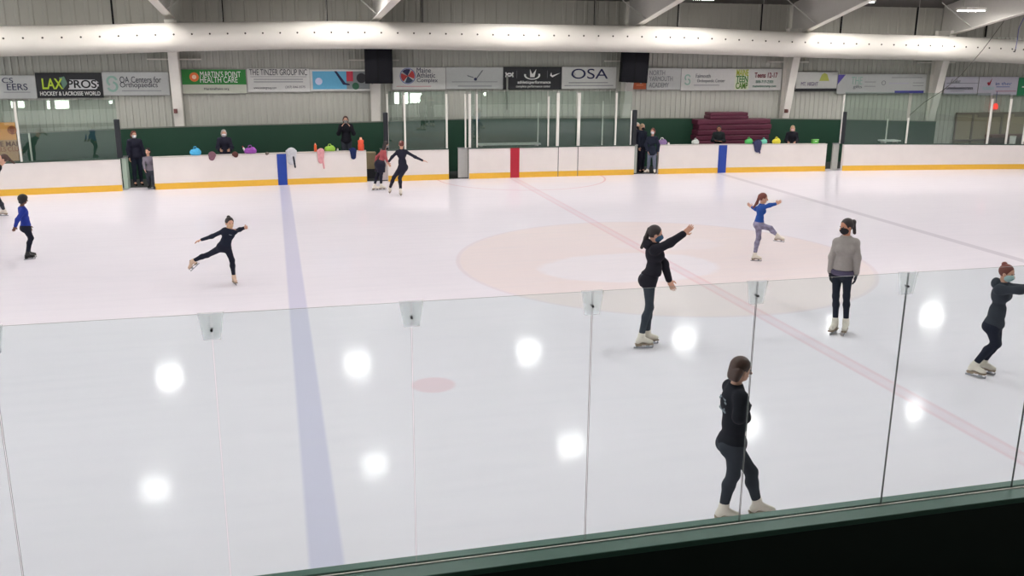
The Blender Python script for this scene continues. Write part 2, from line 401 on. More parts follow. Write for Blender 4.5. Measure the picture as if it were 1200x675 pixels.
# ------------------------------------------------------------------ duct
DY = 13.9
dp = [(-60, 31, 70), (0, 30, 66.5), (100, 29, 65), (200, 26, 61), (300, 25, 59), (400, 24, 57.5), (500, 26, 58.5), (600, 28, 60.5), (700, 29, 61), (800, 31, 63), (900, 36, 66.5), (1000, 39, 69.5), (1100, 41.5, 71.5), (1200, 47, 75), (1260, 50, 79), (1370, 57, 84)]
ct, rad = [], []
for u, a, b in dp:
    p, q = on_y(u, a, DY), on_y(u, b, DY); ct.append((p+q)/2); rad.append((p[2]-q[2])/2*.97)
xs = np.linspace(ct[0][0], ct[-1][0], 90); czs = np.interp(xs, [c[0] for c in ct], [c[2] for c in ct]); rs = np.interp(xs, [c[0] for c in ct], rad)
for _ in range(4):
    czs[1:-1] = (czs[:-2]+czs[1:-1]*2+czs[2:])/4; rs[1:-1] = (rs[:-2]+rs[1:-1]*2+rs[2:])/4
duct = thing('air_duct', (0, DY, float(czs[45])), 'long white fabric air duct with a row of small holes, hung above the banners', 'air duct')
oD = (0, DY, float(czs[45]))
mb = MB(); mb.tube([(x, DY, z) for x, z in zip(xs, czs)], list(map(float, rs)), 32); mb.build('duct_tube', M_duct, duct, origin=oD, smooth=True)
mb = MB()
x = xs[0]
while x < xs[-1]:
    z = np.interp(x, xs, czs); r = np.interp(x, xs, rs); a = math.radians(8)
    c = np.array((x, DY-r*math.cos(a)*1.0, z+r*math.sin(a)+.02)); mb = MB(); mb.tube([c+(0, .01, 0), c-(0, .012, 0)], .03, 10); mb.build('air_hole', M_hole, duct, origin=oD); x += .535
for u in (98, 289, 577, 700, 1078):
    x = on_y(u, 45, DY-.45)[0]; z = np.interp(x, xs, czs); r = float(np.interp(x, xs, rs))+.006
    mb = MB(); mb.tube([(x-.02, DY, z), (x+.02, DY, z)], r, 32); mb.build('seam_band', M_duct, duct, origin=oD, smooth=False)
for u in (261, 383, 495, 697, 795, 893, 987, 1075):
    x = on_y(u, 30, DY)[0]; z = np.interp(x, xs, czs); r = float(np.interp(x, xs, rs))
    mb = MB(); mb.tube([(x, DY, z+r-.01), (x, DY, roofz(DY))], .008, 6); mb.build('hanger', M_steelgrey, duct, origin=oD)

# ------------------------------------------------------------------ lamps (strip fixtures in rows)
M_lamp = emit('lamp_diffuser', (254, 250, 248), 50.)
rows = [(11.75, 5.95), (6.7, 7.3), (1.2, 8.7), (-4.6, 7.9), (-10.2, 6.6)]
first = None; hang = {}
for ri, (y, z) in enumerate(rows):
    for ci in range(8):
        x = -17.45+5.93*ci; y, z = rows[ri]
        if ri == 0 and ci == 6: q_ = on_y(1138, 13, y); x, z = q_[0], q_[2]
        mb = MB(); mb.box(-.42, .42, -.28, .28, .02, .12); mb2 = MB(); mb2.box(-.38, .38, -.24, .24, 0, .02); mb3 = [MB().tube([(s, 0, .12), (s, 0, max(.2, roofz(y)-z))], .008, 6) for s in (-.32, .32)]
        if first is None:
            t = thing('ceiling_light', (x, y, z), 'fluorescent strip light hung from the sloping roof', 'ceiling light', 'strip lights hung in rows over the ice'); first = t
            mb.build('housing', M_steel, t); mb2.build('diffuser', M_lamp, t); [q.build('hanger', M_steelgrey, t) for q in mb3]
        else:
            t = first.copy(); COL.objects.link(t); t.location = (x, y, z)
            for ch in list(first.children):
                if ch.name.startswith('hanger'):
                    c = ch.copy(); COL.objects.link(c); c.parent = t; c.scale = (1, 1, max(.2, roofz(y)-z)/max(.2, roofz(rows[0][0])-rows[0][1]))
                else: c = ch.copy(); COL.objects.link(c); c.parent = t
        if ri == 0 and ci == 6: t['label'] = 'glowing strip light seen beside the roof beam at the top right'

# ------------------------------------------------------------------ far boards
M_cap = mat('board_cap', (206, 200, 192), .4)
M_capdark = mat('board_cap_dark', (50, 74, 62), .5)
def board(px0, px1, label, stripes=(), capdark=True, seams=()):
    X0, X1 = on_board(px0, 205)[0], on_board(px1, 205)[0]
    xs = np.linspace(X0, X1, max(2, int((X1-X0)/.6)))
    o = (float((X0+X1)/2), float(yb((X0+X1)/2)), 0)
    t = thing('rink_board', o, label, 'rink board', 'white rink boards on the far side')
    sec = lambda f0, f1, z0, z1: (lambda x: [(yb(x)-f0, z0(x)), (yb(x)+f1, z0(x)), (yb(x)+f1, z1(x)), (yb(x)-f0, z1(x))])
    mb = MB(); mb.sweep(xs, sec(0, .12, lambda x: 0., lambda x: hb(x)-.03)); mb.build('panel', M_board, t, origin=o)
    mb = MB(); mb.sweep(xs, sec(.012, -.001, lambda x: .0, lambda x: .19)); mb.build('kick_plate', M_yellow, t, origin=o)
    mb = MB(); mb.sweep(xs, sec(.02, .15, lambda x: hb(x)-.03, lambda x: hb(x))); mb.build('cap_rail', M_capdark if capdark else M_cap, t, origin=o)
    for a, b, m in stripes:
        A, B = on_board(a, 195)[0], on_board(b, 195)[0]
        mb = MB(); mb.sweep([A, B], sec(.016, -.001, lambda x: .0, lambda x: hb(x)-.02)); c = mb.build('line_stripe', m, t, origin=o); c['label'] = 'red centre line stripe' if m is M_red else 'blue line stripe'
    for a in seams:
        A = on_board(a, 190)[0]
        mb = MB(); mb.sweep([A-.012, A+.012], sec(.015, -.001, lambda x: .0, lambda x: hb(x)-.03)); mb.build('gate_seam', mat('seam_grey', (110, 112, 108)), t, origin=o)
    return t
board(-60, 142, 'white rink board with yellow kick strip left of the first bench door')
board(180.5, 430, 'white players bench board with blue stripe and clothes hung over it', [(325, 336, M_blue)], False)
board(455, 526, 'short white rink board behind the skater in black', )
board(550, 742.5, 'white rink board with red centre stripe under the penalty box glass', [(598, 608.5, M_red)], True, (654, 677))
board(771, 966, 'white bench board with blue stripe and bright bags along its top', [(841, 850.5, M_blue)], False)
board(986, 1270, 'white rink board curving away right of the last bench door')

# bench doorways: opened gate leaves and posts
def gate_leaf(u0, u1, label, m=M_cap, depth=.1):
    A, B = on_board(u0, 200)[0], on_board(u1, 200)[0]; y = yb(A)
    t = thing('gate_door', ((A+B)/2, y+.3, 0), label, 'gate door', None); o = ((A+B)/2, y+.3, 0)
    mb = MB(); mb.box(A, B, y+.16, y+.16+depth, .03, hb(A)-.03); mb.build('door_panel', m, t, origin=o)
    mb = MB(); mb.box(A-.01, B+.01, y+.14, y+.18+depth, hb(A)-.03, hb(A)); mb.build('door_cap', M_metal, t, origin=o)
gate_leaf(142.5, 147.5, 'narrow pale green edge of an open bench door at the left doorway', mat('door_edge_green', (176, 196, 180)), .5)
gate_leaf(538, 549.5, 'grey open gate leaf in the narrow doorway left of the centre line', mat('door_grey', (176, 176, 172)), .06)
gate_leaf(977, 984, 'grey open gate leaf in the rightmost bench doorway', mat('door_grey2', (176, 178, 170)), .08)
gate_leaf(448, 455, 'pale open gate leaf behind the pair of skaters', mat('door_grey3', (190, 182, 180)), .4)
gate_leaf(744, 748, 'narrow grey gate edge beside the adults in the doorway', mat('door_grey4', (160, 166, 158)), .1)
# dark padded posts at the end of each glass run
def pad_post(u, vt, vb, label):
    p = on_board(u, 180); x = p[0]; y = yb(x); zt = on_y(u, vt, y)[2]
    t = thing('padded_post', (x, y+.05, hb(x)), label, 'post', 'dark padded posts at glass ends'); o = (x, y+.05, hb(x))
    mb = MB(); mb.box(x-.04, x+.04, y+.03, y+.1, hb(x)+.004, zt-.01); mb.build('post_core', M_steelgrey, t, origin=o)
    mb = MB(); mb.box(x-.075, x+.075, y-.015, y+.13, hb(x)+.006, zt); mb.build('pad', M_darkpad, t, origin=o, bevel=.02)
pad_post(140, 140, 190, 'dark padded post at the left doorway')
pad_post(453, 132, 190, 'dark padded post behind the pair of skaters')
pad_post(742.5, 129, 170, 'dark padded post beside the adults in the doorway')
pad_post(986, 131, 200, 'dark padded post right of the rightmost doorway')

# far glass: posts and panes
def far_glass(u0, u1, vt, label, tint=G_far):
    A, B = on_board(u0, 150)[0], on_board(u1, 150)[0]
    zt = on_y((u0+u1)/2, vt, yb((A+B)/2)+.05)[2]
    mb = MB(); mb.sweep(list(np.linspace(A+.03, B-.03, 4)), lambda x: [(yb(x)+.055, hb(x)+.004), (yb(x)+.067, hb(x)+.004), (yb(x)+.067, zt), (yb(x)+.055, zt)])
    tag(mb.build('safety_glass', tint, origin=((A+B)/2, yb((A+B)/2)+.06, 1.0)), label, 'glass pane', 'far side glass panes')
far_glass(-50, 19, 117.5, 'glass pane in front of the orange poster at the left edge')
far_glass(20, 139, 117, 'wide glass pane mirroring a bright window, left of the first dark post')
far_glass(455, 473, 107, 'narrow glass pane between dark post and first white post')
far_glass(474, 523, 107, 'glass pane behind the skater in black with outstretched arms')
far_glass(551, 558, 107, 'very narrow glass pane right of the narrow doorway')
far_glass(559, 642, 107, 'wide glass pane above the red centre stripe')
far_glass(642, 653, 107, 'narrow glass pane left of the two thick white posts')
far_glass(654, 676, 107, 'glass pane between the two thick white posts')
far_glass(678, 721, 107, 'glass pane right of the second thick white post')
far_glass(722, 741, 107, 'glass pane left of the adults in the doorway')
far_glass(987, 1063, 108, 'wide glass pane right of the rightmost doorway')
far_glass(1065, 1158, 109, 'glass pane in front of the last wall column')
far_glass(1159, 1181, 110, 'narrow glass pane beside the small red lamp')
far_glass(1182, 1260, 111, 'glass pane at the right edge of the rink')
def post(u, v0, w, label, dy=.0, vb=None, nm='glass_post'):
    p = on_board(u, 150); y = yb(p[0])+.03+dy; X = on_y(u, 150, y)[0]
    z1 = on_y(u, v0, y)[2]; z0 = hb(X)+.004 if vb is None else .001; r = w/2/FPX*31*1.0
    t = thing(nm, (X, y, z0), label, 'post', 'thin white glass posts'); o = (X, y, z0)
    mb = MB(); mb.box(X-r, X+r, y-.02, y+.03, z0, z1); mb.build('post_shaft', M_alu, t, origin=o, bevel=.006)
    mb = MB(); mb.box(X-r*1.15, X+r*1.15, y-.025, y+.035, z1, z1+.02); mb.build('end_cap', M_steelgrey, t, origin=o)
post(20.5, 119, 2, 'slim white glass post beside the orange poster')
post(33, 156, 1.6, 'short slim white post behind the left glass', .9, 188)
post(454.5, 110, 1.4, 'slim white post standing above the dark padded post')
post(474.5, 111, 2.2, 'white glass post above the head of the skater in black')
post(523.5, 110, 2.2, 'white glass post left of the narrow doorway')
post(545.5, 110, 1.8, 'white glass post above the grey gate leaf')
post(550.5, 110, 3, 'thick white glass post right of the narrow doorway')
post(559, 110, 1.6, 'slim white glass post right of the thick doorway post')
post(642.5, 113, 1.8, 'slim white glass post left of the two thick posts')
post(653.5, 109, 3.4, 'first of the two thick white glass posts right of centre')
post(678, 109, 3.6, 'second of the two thick white glass posts right of centre')
post(630.5, 120, 1.2, 'slim white post behind the penalty box glass', 1.1, 168)
post(706, 118, 1.3, 'slim pale post behind the glass left of the last white post', 1.1, 166)
post(721.5, 109, 2, 'white glass post left of the doorway with adults')
post(739.5, 130, 1.2, 'slim white post touching the dark post by the adults')
post(986, 111, 1.4, 'slim pale post standing above the rightmost dark post')
post(1039.5, 139, 1.2, 'slim short pale post behind the right glass', 1., 165)
post(1063.5, 138, 2, 'white glass post in front of the right green wainscot')
post(1159, 116, 2.6, 'white glass post beside the small red lamp')
post(1181, 116, 2.4, 'white glass post in front of the lobby window')
post(1201, 143, 2.4, 'white glass post at the right edge of the photo')
# ledges behind the glass
def ledge(u0, u1, v, label, dy=.35, h=.05, m=None):
    y = 12.8+dy; A, B = on_y(u0, v, y), on_y(u1, v, y); z = A[2]; xm = (A[0]+B[0])/2
    t = thing('scorer_table', (xm, y+.2, 0), label, 'table'); o = (xm, y+.2, 0)
    mb = MB(); mb.box(A[0], B[0], y, y+.4, z-h/2, z+h/2); mb.build('table_top', m or mat('ledge_white', (206, 210, 204)), t, origin=o)
    for x in (A[0]+.1, B[0]-.14):
        mb = MB(); mb.box(x, x+.04, y+.05, y+.35, 0, z-h/2); mb.build('leg', M_steelgrey, t, origin=o)
ledge(561, 634, 170, 'long white scorers table just behind the glass above the red stripe')
ledge(1036, 1056, 165.5, 'small pale table behind the right glass')

# ------------------------------------------------------------------ banners
def banner(px, label, base, frame=None):
    """px: (u0, u1, top, bottom) pixels on the plane just before the wall; returns the thing, its centre and half sizes"""
    u0, u1, v0, v1 = px; Y = 15.24
    a, b = on_y(u0, (v0+v1)/2, Y), on_y(u1, (v0+v1)/2, Y); um = (u0+u1)/2
    z1, z0 = on_y(um, v0, Y)[2], on_y(um, v1, Y)[2]; sl = 0
    c = ((a[0]+b[0])/2, Y, (z0+z1)/2); hw, hh = (b[0]-a[0])/2, (z1-z0)/2
    t = thing('banner', c, label, 'banner', 'sponsor banners along the far wall')
    mb = MB(); mb.box(-hw, hw, 0, .05, -hh, hh); mb.build('banner_panel', base, t)
    mb = MB(); mb.box(-hw-.018, hw+.018, .012, .05, -hh-.018, hh+.018)
    mb.build('banner_frame', frame or mat('banner_frame', (150, 150, 146)), t)
    return t, hw, hh
def rect(t, x0, x1, z0, z1, m, name='colour_field', y=-.004, label=None):
    mb = MB(); mb.box(x0, x1, y, 0, z0, z1); o = mb.build(name, m, t)
    if label: o['label'] = label
    return o
def poly(t, pts, m, name='emblem', y=-.008):
    mb = MB(); mb.prism(pts, y, 0); return mb.build(name, m, t)
def disc(cx, cz, r, n=20, a0=0, a1=2*math.pi): return [(cx+r*math.cos(a0+(a1-a0)*i/n), cz+r*math.sin(a0+(a1-a0)*i/n)) for i in range(n if a1-a0 > 6 else n+1)]
def arc(t, cx, cz, r, w, a0, a1, m, name='emblem', sx=1, sz=1, rot=0):
    n = 20; A = [a0+(a1-a0)*i/n for i in range(n+1)]; mb = MB(); vs = []; cr, sr = math.cos(rot), math.sin(rot)
    P = lambda R, a: (cx+R*math.cos(a)*sx*cr-R*math.sin(a)*sz*sr, cz+R*math.cos(a)*sx*sr+R*math.sin(a)*sz*cr)
    for a in A:
        for R in (r-w/2, r+w/2):
            for y in (-.008, 0): x_, z_ = P(R, a); vs.append((x_, y, z_))
    fs = []
    for i in range(n):
        b = i*4; fs += [(b, b+4, b+6, b+2), (b+1, b+3, b+7, b+5), (b, b+1, b+5, b+4), (b+2, b+6, b+7, b+3)]
    fs += [(0, 2, 3, 1), (n*4, n*4+1, n*4+3, n*4+2)]
    mb.add(vs, fs); return mb.build(name, m, t)
BW = mat('banner_white', (206, 206, 202)); BW2 = mat('banner_grey_white', (190, 192, 190)); BL = mat('banner_lilac', (188, 186, 198))
ink = mat('ink_dark', (52, 54, 66)); inkg = mat('ink_grey', (120, 122, 126)); inkw = mat('ink_white', (232, 232, 228)); inknavy = mat('ink_navy', (30, 34, 74)); inkgreen = mat('ink_green', (44, 118, 92)); swirl = mat('ink_sage', (150, 186, 172))
fine = mat('ink_fine', (150, 152, 154))
def small(t, x0, x1, z, h=.03, m=None): rect(t, x0, x1, z-h/2, z+h/2, m or fine, 'fine_print')
TY = -.012
t, w, h = banner((-6, 42, 88.5, 115.5), 'pale banner at the left edge with dark letters CS and EERS', BW2)
text('CS', inknavy, t, (w*-.35, TY, h*.55), .32, .16); text('EERS', inknavy, t, (w*.08, TY, -h*.02), .6, .2); small(t, -w*.6, w*.7, -h*.45)
t, w, h = banner((43, 119.5, 86, 114), 'black banner with green and white LAX PROS lettering', mat('banner_black', (40, 40, 44)), mat('banner_black_frame', (20, 20, 22)))
rect(t, -w*.86, -w*.2, -h*.3, h*.48, mat('lax_dark', (28, 40, 24)), y=-.003)
text('LAX', mat('lax_green', (190, 214, 60)), t, (-w*.53, TY, h*.08), .62, .34, True)
poly(t, [(-w*.2, -h*.3), (-w*.06, h*.15), (-w*.14, h*.75), (-w*.3, h*.65)], mat('lax_sage', (104, 138, 122)))
poly(t, [(-w*.05, -h*.34), (w*.8, -h*.34), (w*.9, -h*.1), (w*.9, h*.25), (w*.78, h*.48), (w*.02, h*.48)], mat('lax_panel', (214, 214, 216)), 'colour_field', -.006)
text('PROS:', mat('ink_black', (16, 16, 18)), t, (w*.42, TY, h*.07), .95, .26, True)
text('HOCKEY & LACROSSE WORLD', inkw, t, (0, TY, -h*.7), w*1.85, .13, True)
t, w, h = banner((120.5, 198, 84.5, 111.5), 'pale banner reading OA Centers for Orthopaedics with sage swirl', BW2)
arc(t, -w*.72, h*.22, .14, .07, .2, 4.2, swirl); arc(t, -w*.72, -h*.25, .14, .07, -2.9, 1.4, swirl)
text('OA Centers for', ink, t, (w*.14, TY, h*.32), 1.28, .2); text('Orthopaedics', ink, t, (w*.08, TY, -h*.12), 1.16, .22); small(t, -w*.45, w*.75, -h*.62)
t, w, h = banner((213.5, 288.5, 81.5, 109.5), 'green banner reading Martins Point Health Care with orange sunburst', mat('banner_pale_green', (196, 200, 184)))
rect(t, -w, w, -h*.25, h, mat('banner_green', (40, 128, 52)), label='green field')
poly(t, disc(-w*.62, h*.38, .15), mat('sun_orange', (232, 120, 60))); poly(t, disc(-w*.62, h*.38, .07), mat('sun_core', (250, 220, 190)), y=-.012)
text("MARTIN'S POINT", inkw, t, (w*.2, TY, h*.58), 1.3, .19); text('HEALTH CARE', inkw, t, (w*.14, TY, h*.12), 1.2, .19); text('MartinsPoint.org', ink, t, (w*.05, TY, -h*.62), .8, .1)
t, w, h = banner((290, 363, 80.5, 107.5), 'white banner headed THE TINZER GROUP INC in dark capitals', BW)
text('THE TINZER GROUP INC', ink, t, (0, TY, h*.66), w*1.85, .2); rect(t, -w*.9, w*.9, h*.28, h*.32, inkg, 'rule')
for z in (.08, -.14): small(t, -w*.8, w*.78, h*z, .035)
text('www.tinzergroup.com', ink, t, (-w*.45, TY, -h*.66), .75, .1); text('(207) 846-3575', ink, t, (w*.52, TY, -h*.6), .66, .1)
t, w, h = banner((363.5, 434, 81.5, 106.5), 'blue banner with hockey stick and red glove picture', BW)
rect(t, -w*.92, w*.2, -h*.84, h*.84, mat('sky_blue', (96, 170, 206)), label='pale blue picture field'); rect(t, w*.2, w*.98, -h*.84, h*.84, mat('photo_grey', (130, 136, 138)), label='grey picture field')
poly(t, [(-w*.2, h*.85), (-w*.12, h*.85), (w*.16, -h*.25), (w*.3, -h*.35), (w*.3, -h*.48), (w*.08, -h*.42)], inknavy, 'picture_shape')
rect(t, w*.2, w*.42, -h*.1, h*.84, mat('glove_red', (190, 50, 70)), 'picture_shape', -.007); poly(t, disc(w*.7, h*.2, .17), mat('helmet_dark', (44, 44, 50)), 'picture_shape'); poly(t, disc(w*.5, -h*.55, .12), mat('sleeve_green', (46, 96, 70)), 'picture_shape')
poly(t, disc(-w*.72, -h*.1, .12), mat('photo_pale', (200, 205, 230)), 'picture_shape')
t, w, h = banner((459.5, 522, 79, 104.8), 'white banner with round red and navy emblem reading Maine Athletic Complex', BW)
cx = -w*.42
for i, mm in enumerate((mat('mac_red', (186, 62, 60)), inknavy, mat('mac_red', (0, 0, 0)), mat('mac_slate', (58, 76, 100)))):
    a = math.radians(90*i-30); poly(t, [(cx, h*.22)]+disc(cx, h*.22, .24, 8, a+.12, a+1.42), mm)
arc(t, cx, h*.22, .265, .03, 0, 2*math.pi, mat('mac_ring', (120, 130, 180)))
for z, s, ww in ((.72, 'Maine', .5), (.26, 'Athletic', .66), (-.18, 'Complex', .74)): text(s, inknavy, t, (w*(-.02)+ww/2-.06, TY, h*z), ww, .17)
small(t, -w*.85, w*.45, -h*.72, .03, mat('ink_rose', (196, 150, 150)))
t, w, h = banner((523, 589.5, 79, 104), 'plain grey-white banner with a thin pen stroke and dot mark', BW2)
poly(t, [(w*.02, -h*.1), (w*.08, -h*.05), (w*.3, h*.75), (w*.24, h*.72)], inkg); poly(t, disc(w*.02, -h*.1, .055), inknavy); poly(t, [(-w*.28, h*.3), (-w*.05, h*.1), (-w*.05, 0), (-w*.25, h*.16)], inkg)
small(t, -w*.8, w*.8, -h*.35); small(t, -w*.6, w*.6, -h*.75, .04)
t, w, h = banner((590, 658, 79, 104.2), 'black banner with white sports emblems and fine lettering', mat('banner_black', (0, 0, 0)), mat('banner_black_frame', (20, 20, 22)))
for s in (1, -1): arc(t, -w*.8+s*.0, h*.32-s*.09*0+s*.085, .13, .05, math.pi if s > 0 else 0, 2*math.pi if s > 0 else math.pi, inkw)
arc(t, -w*.02, h*.28, .2, .05, -3.4, .35, inkw, sx=1.35, sz=.7); poly(t, [(-w*.1, h*.85), (-w*.02, h*.4), (w*.0, h*.4), (w*.12, h*.85), (w*.06, h*.1), (-w*.09, h*.1)], inkw)
rect(t, -w*.55, -w*.54, 0, h*.7, inkg, 'rule'); rect(t, w*.5, w*.51, 0, h*.7, inkg, 'rule')
poly(t, [(w*.6, h*.25), (w*.64, h*.55), (w*.66, h*.25), (w*.95, h*.5), (w*.68, h*.08)], inkw)
text('athleticperformance', inkw, t, (w*.05, TY, -h*.38), 1.25, .14, True); text('complete performance center', inkw, t, (w*.02, TY, -h*.76), 1.3, .11)
t, w, h = banner((658.5, 722, 78.5, 103.8), 'white banner with large navy letters OSA', BW)
text('OSA', inknavy, t, (0, TY, h*.32), 1.42, .36); arc(t, -w*.59, h*.32, .07, .015, 0, 2*math.pi, inkg)
small(t, -w*.75, w*.7, -h*.45, .035); small(t, -w*.9, w*.9, -h*.72, .035)
t, w, h = banner((742.5, 757.3, 70, 104), 'narrow orange-brown sign below the second loudspeaker', mat('sign_orange', (176, 84, 44)), mat('sign_orange', (0, 0, 0)))
small(t, -w*.5, w*.6, -h*.75, .04, mat('sign_orange_light', (206, 128, 90)))
t, w, h = banner((758.5, 797.5, 80, 105), 'narrow pale banner reading NORTH YARMOUTH ACADEMY', BW2)
for z, s, ww in ((.55, 'NORTH', .62), (0, 'YARMOUTH', .95), (-.6, 'ACADEMY', .8)): text(s, inkg, t, (-w*.88+ww/2, TY, h*z), ww, .18)
t, w, h = banner((798.5, 915.5, 80.5, 105.8), 'wide white banner with green MAINE TEEN CAMP block and Teens 12-17', BW)
arc(t, -w*.88, h*.18, .1, .05, .2, 4.2, swirl); arc(t, -w*.88, -h*.2, .1, .05, -2.9, 1.4, swirl)
text('Falmouth', inkg, t, (-w*.58, TY, h*.32), .6, .15); text('Orthopaedic Center', inkg, t, (-w*.42, TY, -h*.12), 1.15, .16); small(t, -w*.75, -w*.25, -h*.52, .03)
gl = [mat('camp_green', (92, 140, 50)), mat('camp_green2', (60, 128, 60)), mat('camp_lime', (176, 186, 60))]
for z, s in ((.6, 'MAINE'), (0, 'TEEN'), (-.6, 'CAMP')): text(s, gl[int(z*1.7+1)], t, (w*.2, TY, h*z), .5, .24, True)
rect(t, w*.06, w*.34, -h*.92, h*.92, mat('camp_pale', (212, 216, 190)), y=-.003)
text('Teens 12-17', mat('ink_maroon', (116, 28, 50)), t, (w*.68, TY, h*.38), .98, .2, True); text('888-717-2303', inkgreen, t, (w*.66, TY, -h*.22), .75, .11); text('maineteencamp.com', inkgreen, t, (w*.66, TY, -h*.62), 1., .12)
t, w, h = banner((933, 981, 84.3, 106.5), 'white banner with lime tree mark and black lower edge', BW, mat('banner_black_frame', (0, 0, 0)))
rect(t, -w, w, -h, -h*.74, mat('banner_black', (0, 0, 0))); text('MT. HIGHT', mat('ink_plum', (120, 104, 136)), t, (-w*.35, TY, -h*.28), .75, .15)
poly(t, [(w*.12, h*.05), (w*.6, h*.05), (w*.48, h*.75), (w*.34, h*.9), (w*.22, h*.72)], mat('tree_lime', (176, 180, 90)))
t, w, h = banner((981.5, 1085, 87, 109.5), 'long pale banner with purple corner and blue bar at its foot', BW2)
poly(t, [(-w, h*.95), (-w*.84, h*.95), (-w, -h*.05)], mat('ink_purple', (88, 76, 158))); rect(t, w*.3, w*.97, -h*.98, -h*.72, mat('bar_blue', (60, 64, 150)))
text('THE', swirl, t, (-w*.58, TY, h*.3), .5, .3); text('gifts', inkg, t, (-w*.55, TY, -h*.3), .4, .16)
for z in (.2, -.25): small(t, -w*.4, -w*.15, h*z)
arc(t, w*-.02+.1, h*.1, .08, .02, 0, 6.28, inkg); small(t, w*.15, w*.6, h*.05, .05, BL); small(t, w*.7, w*.95, h*.1); small(t, w*.7, w*.95, -h*.2); small(t, w*.2, w*.9, h*.65)
t, w, h = banner((1107, 1146, 90, 110.5), 'lilac-white banner right of the last column with two dark text lines', BL)
text('Luke', inkg, t, (-w*.4, TY, h*.5), .45, .16, shear=.3); rect(t, -w*.9, w*.98, h*.24, h*.3, inkg, 'rule'); text('Greenhouseinsurance', ink, t, (-w*.1, TY, -h*.28), 1.3, .13); small(t, -w*.6, w*.2, -h*.62)
t, w, h = banner((1147, 1192.5, 90, 111.5), 'lilac-white banner with a red tick mark and red rule', BL)
poly(t, [(-w*.6, h*.35), (-w*.5, h*.45), (-w*.5, h*.3), (-w*.36, h*.85), (-w*.44, h*.1), (-w*.52, h*.05)], mat('tick_red', (150, 30, 50)))
text('in ther', mat('ink_blue', (90, 110, 170)), t, (w*.25, TY, h*.25), .8, .13); small(t, -w*.1, w*.6, -h*.1, .03, mat('ink_blue', (0, 0, 0))); rect(t, -w*.1, w*.95, -h*.6, -h*.54, mat('rule_red', (170, 70, 96)), 'rule'); small(t, -w*.8, -w*.2, -h*.25, .12, mat('sea_pale', (170, 190, 196)))
t, w, h = banner((1193, 1240, 91, 112.5), 'green banner at the right edge of the far wall', mat('banner_teal_green', (34, 128, 84)))
small(t, -w*.8, w*.6, 0, .05, inkw)
# orange poster low on the wall at the left
p0, p1 = on_y(-40, 166, 14.87), on_y(20, 166, 14.87)
t = thing('poster', ((p0[0]+p1[0])/2, 14.87, p1[2]), 'orange poster with rust emblem behind glass at the left edge', 'poster'); hw = (p1[0]-p0[0])/2; hh = (on_y(10, 143, 15.0)[2]-on_y(10, 188, 15.0)[2])/2
mb = MB(); mb.box(-hw, hw, 0, .05, -hh, hh); mb.build('poster_panel', mat('poster_tan', (190, 150, 112)), t)
rect(t, -hw, hw, hh*.1, hh, mat('poster_orange', (226, 156, 84)), label='brighter orange upper half')
poly(t, [(hw*.72, hh*.62), (hw*.86, hh*.85), (hw, hh*.62), (hw*.86, hh*.35)], mat('rust_ink', (158, 84, 54))); arc(t, hw*.86, hh*.6, .12, .03, 0, 6.28, mat('rust_ink', (0, 0, 0)))
text('THE MAIL', mat('brown_ink', (110, 66, 44)), t, (hw*.55, TY, hh*-.12), .9, .16, True); text('SEALS CLUB', mat('rust_ink', (0, 0, 0)), t, (hw*.55, TY, hh*-.4), .9, .14)

# ------------------------------------------------------------------ loudspeakers
def speaker(px, label, tilt):
    u0, u1, v0, v1 = px; Y = 14.15; a, b = on_y(u0, (v0+v1)/2, Y), on_y(u1, (v0+v1)/2, Y); zt, zb = on_y((u0+u1)/2, v0, Y)[2], on_y((u0+u1)/2, v1, Y)[2]
    c = ((a[0]+b[0])/2, Y+.15, (zt+zb)/2); w = (b[0]-a[0])/2; h = (zt-zb)/2
    t = thing('loudspeaker', c, label, 'loudspeaker'); t.rotation_euler = (0, tilt, 0)
    top = [(-w, -.08), (-w*.1, -.2), (w, -.08), (w*.9, .25), (-w*.9, .25)]
    mb = MB(); n = 5; mb.add([(x, y, -h) for x, y in top]+[(x, y, h) for x, y in top], [tuple(range(n)), tuple(range(2*n-1, n-1, -1))]+[(i, n+i, n+(i+1) % n, (i+1) % n) for i in range(n)])
    mb.build('cabinet', M_black, t, bevel=.015)
    for (xa, ya), (xb, yb_) in ((top[0], top[1]), (top[1], top[2])):
        mb = MB(); d = np.array((xb-xa, yb_-ya)); L = np.linalg.norm(d); d /= L; nn = np.array((d[1], -d[0]))
        P = [np.array((xa, ya))+d*s*L+nn*.006 for s in (.06, .94)]
        mb.add([(P[0][0], P[0][1], -h*.92), (P[1][0], P[1][1], -h*.92), (P[1][0], P[1][1], h*.92), (P[0][0], P[0][1], h*.92)], [(0, 1, 2, 3)]); mb.build('grille', mat('speaker_grille', (26, 26, 30), .9, .1, scale=60, var=.3), t)
    for x in (-w*.5, w*.5):
        mb = MB(); mb.tube([(x, -.1, -h-.02), (x, -.1, -h)], .03, 10); mb.build('mount_bolt', M_metal, t)
    mb = MB(); mb.box(-.05, .05, .24, .28, -h*.2, h*.2); mb.build('wall_bracket', M_black, t)
speaker((427.5, 460.5, 56.5, 98), 'black loudspeaker hung under the duct left of the round emblem banner', 0)
speaker((729.5, 761, 60, 97), 'black loudspeaker hung under the duct right of the OSA banner', math.radians(2.5))

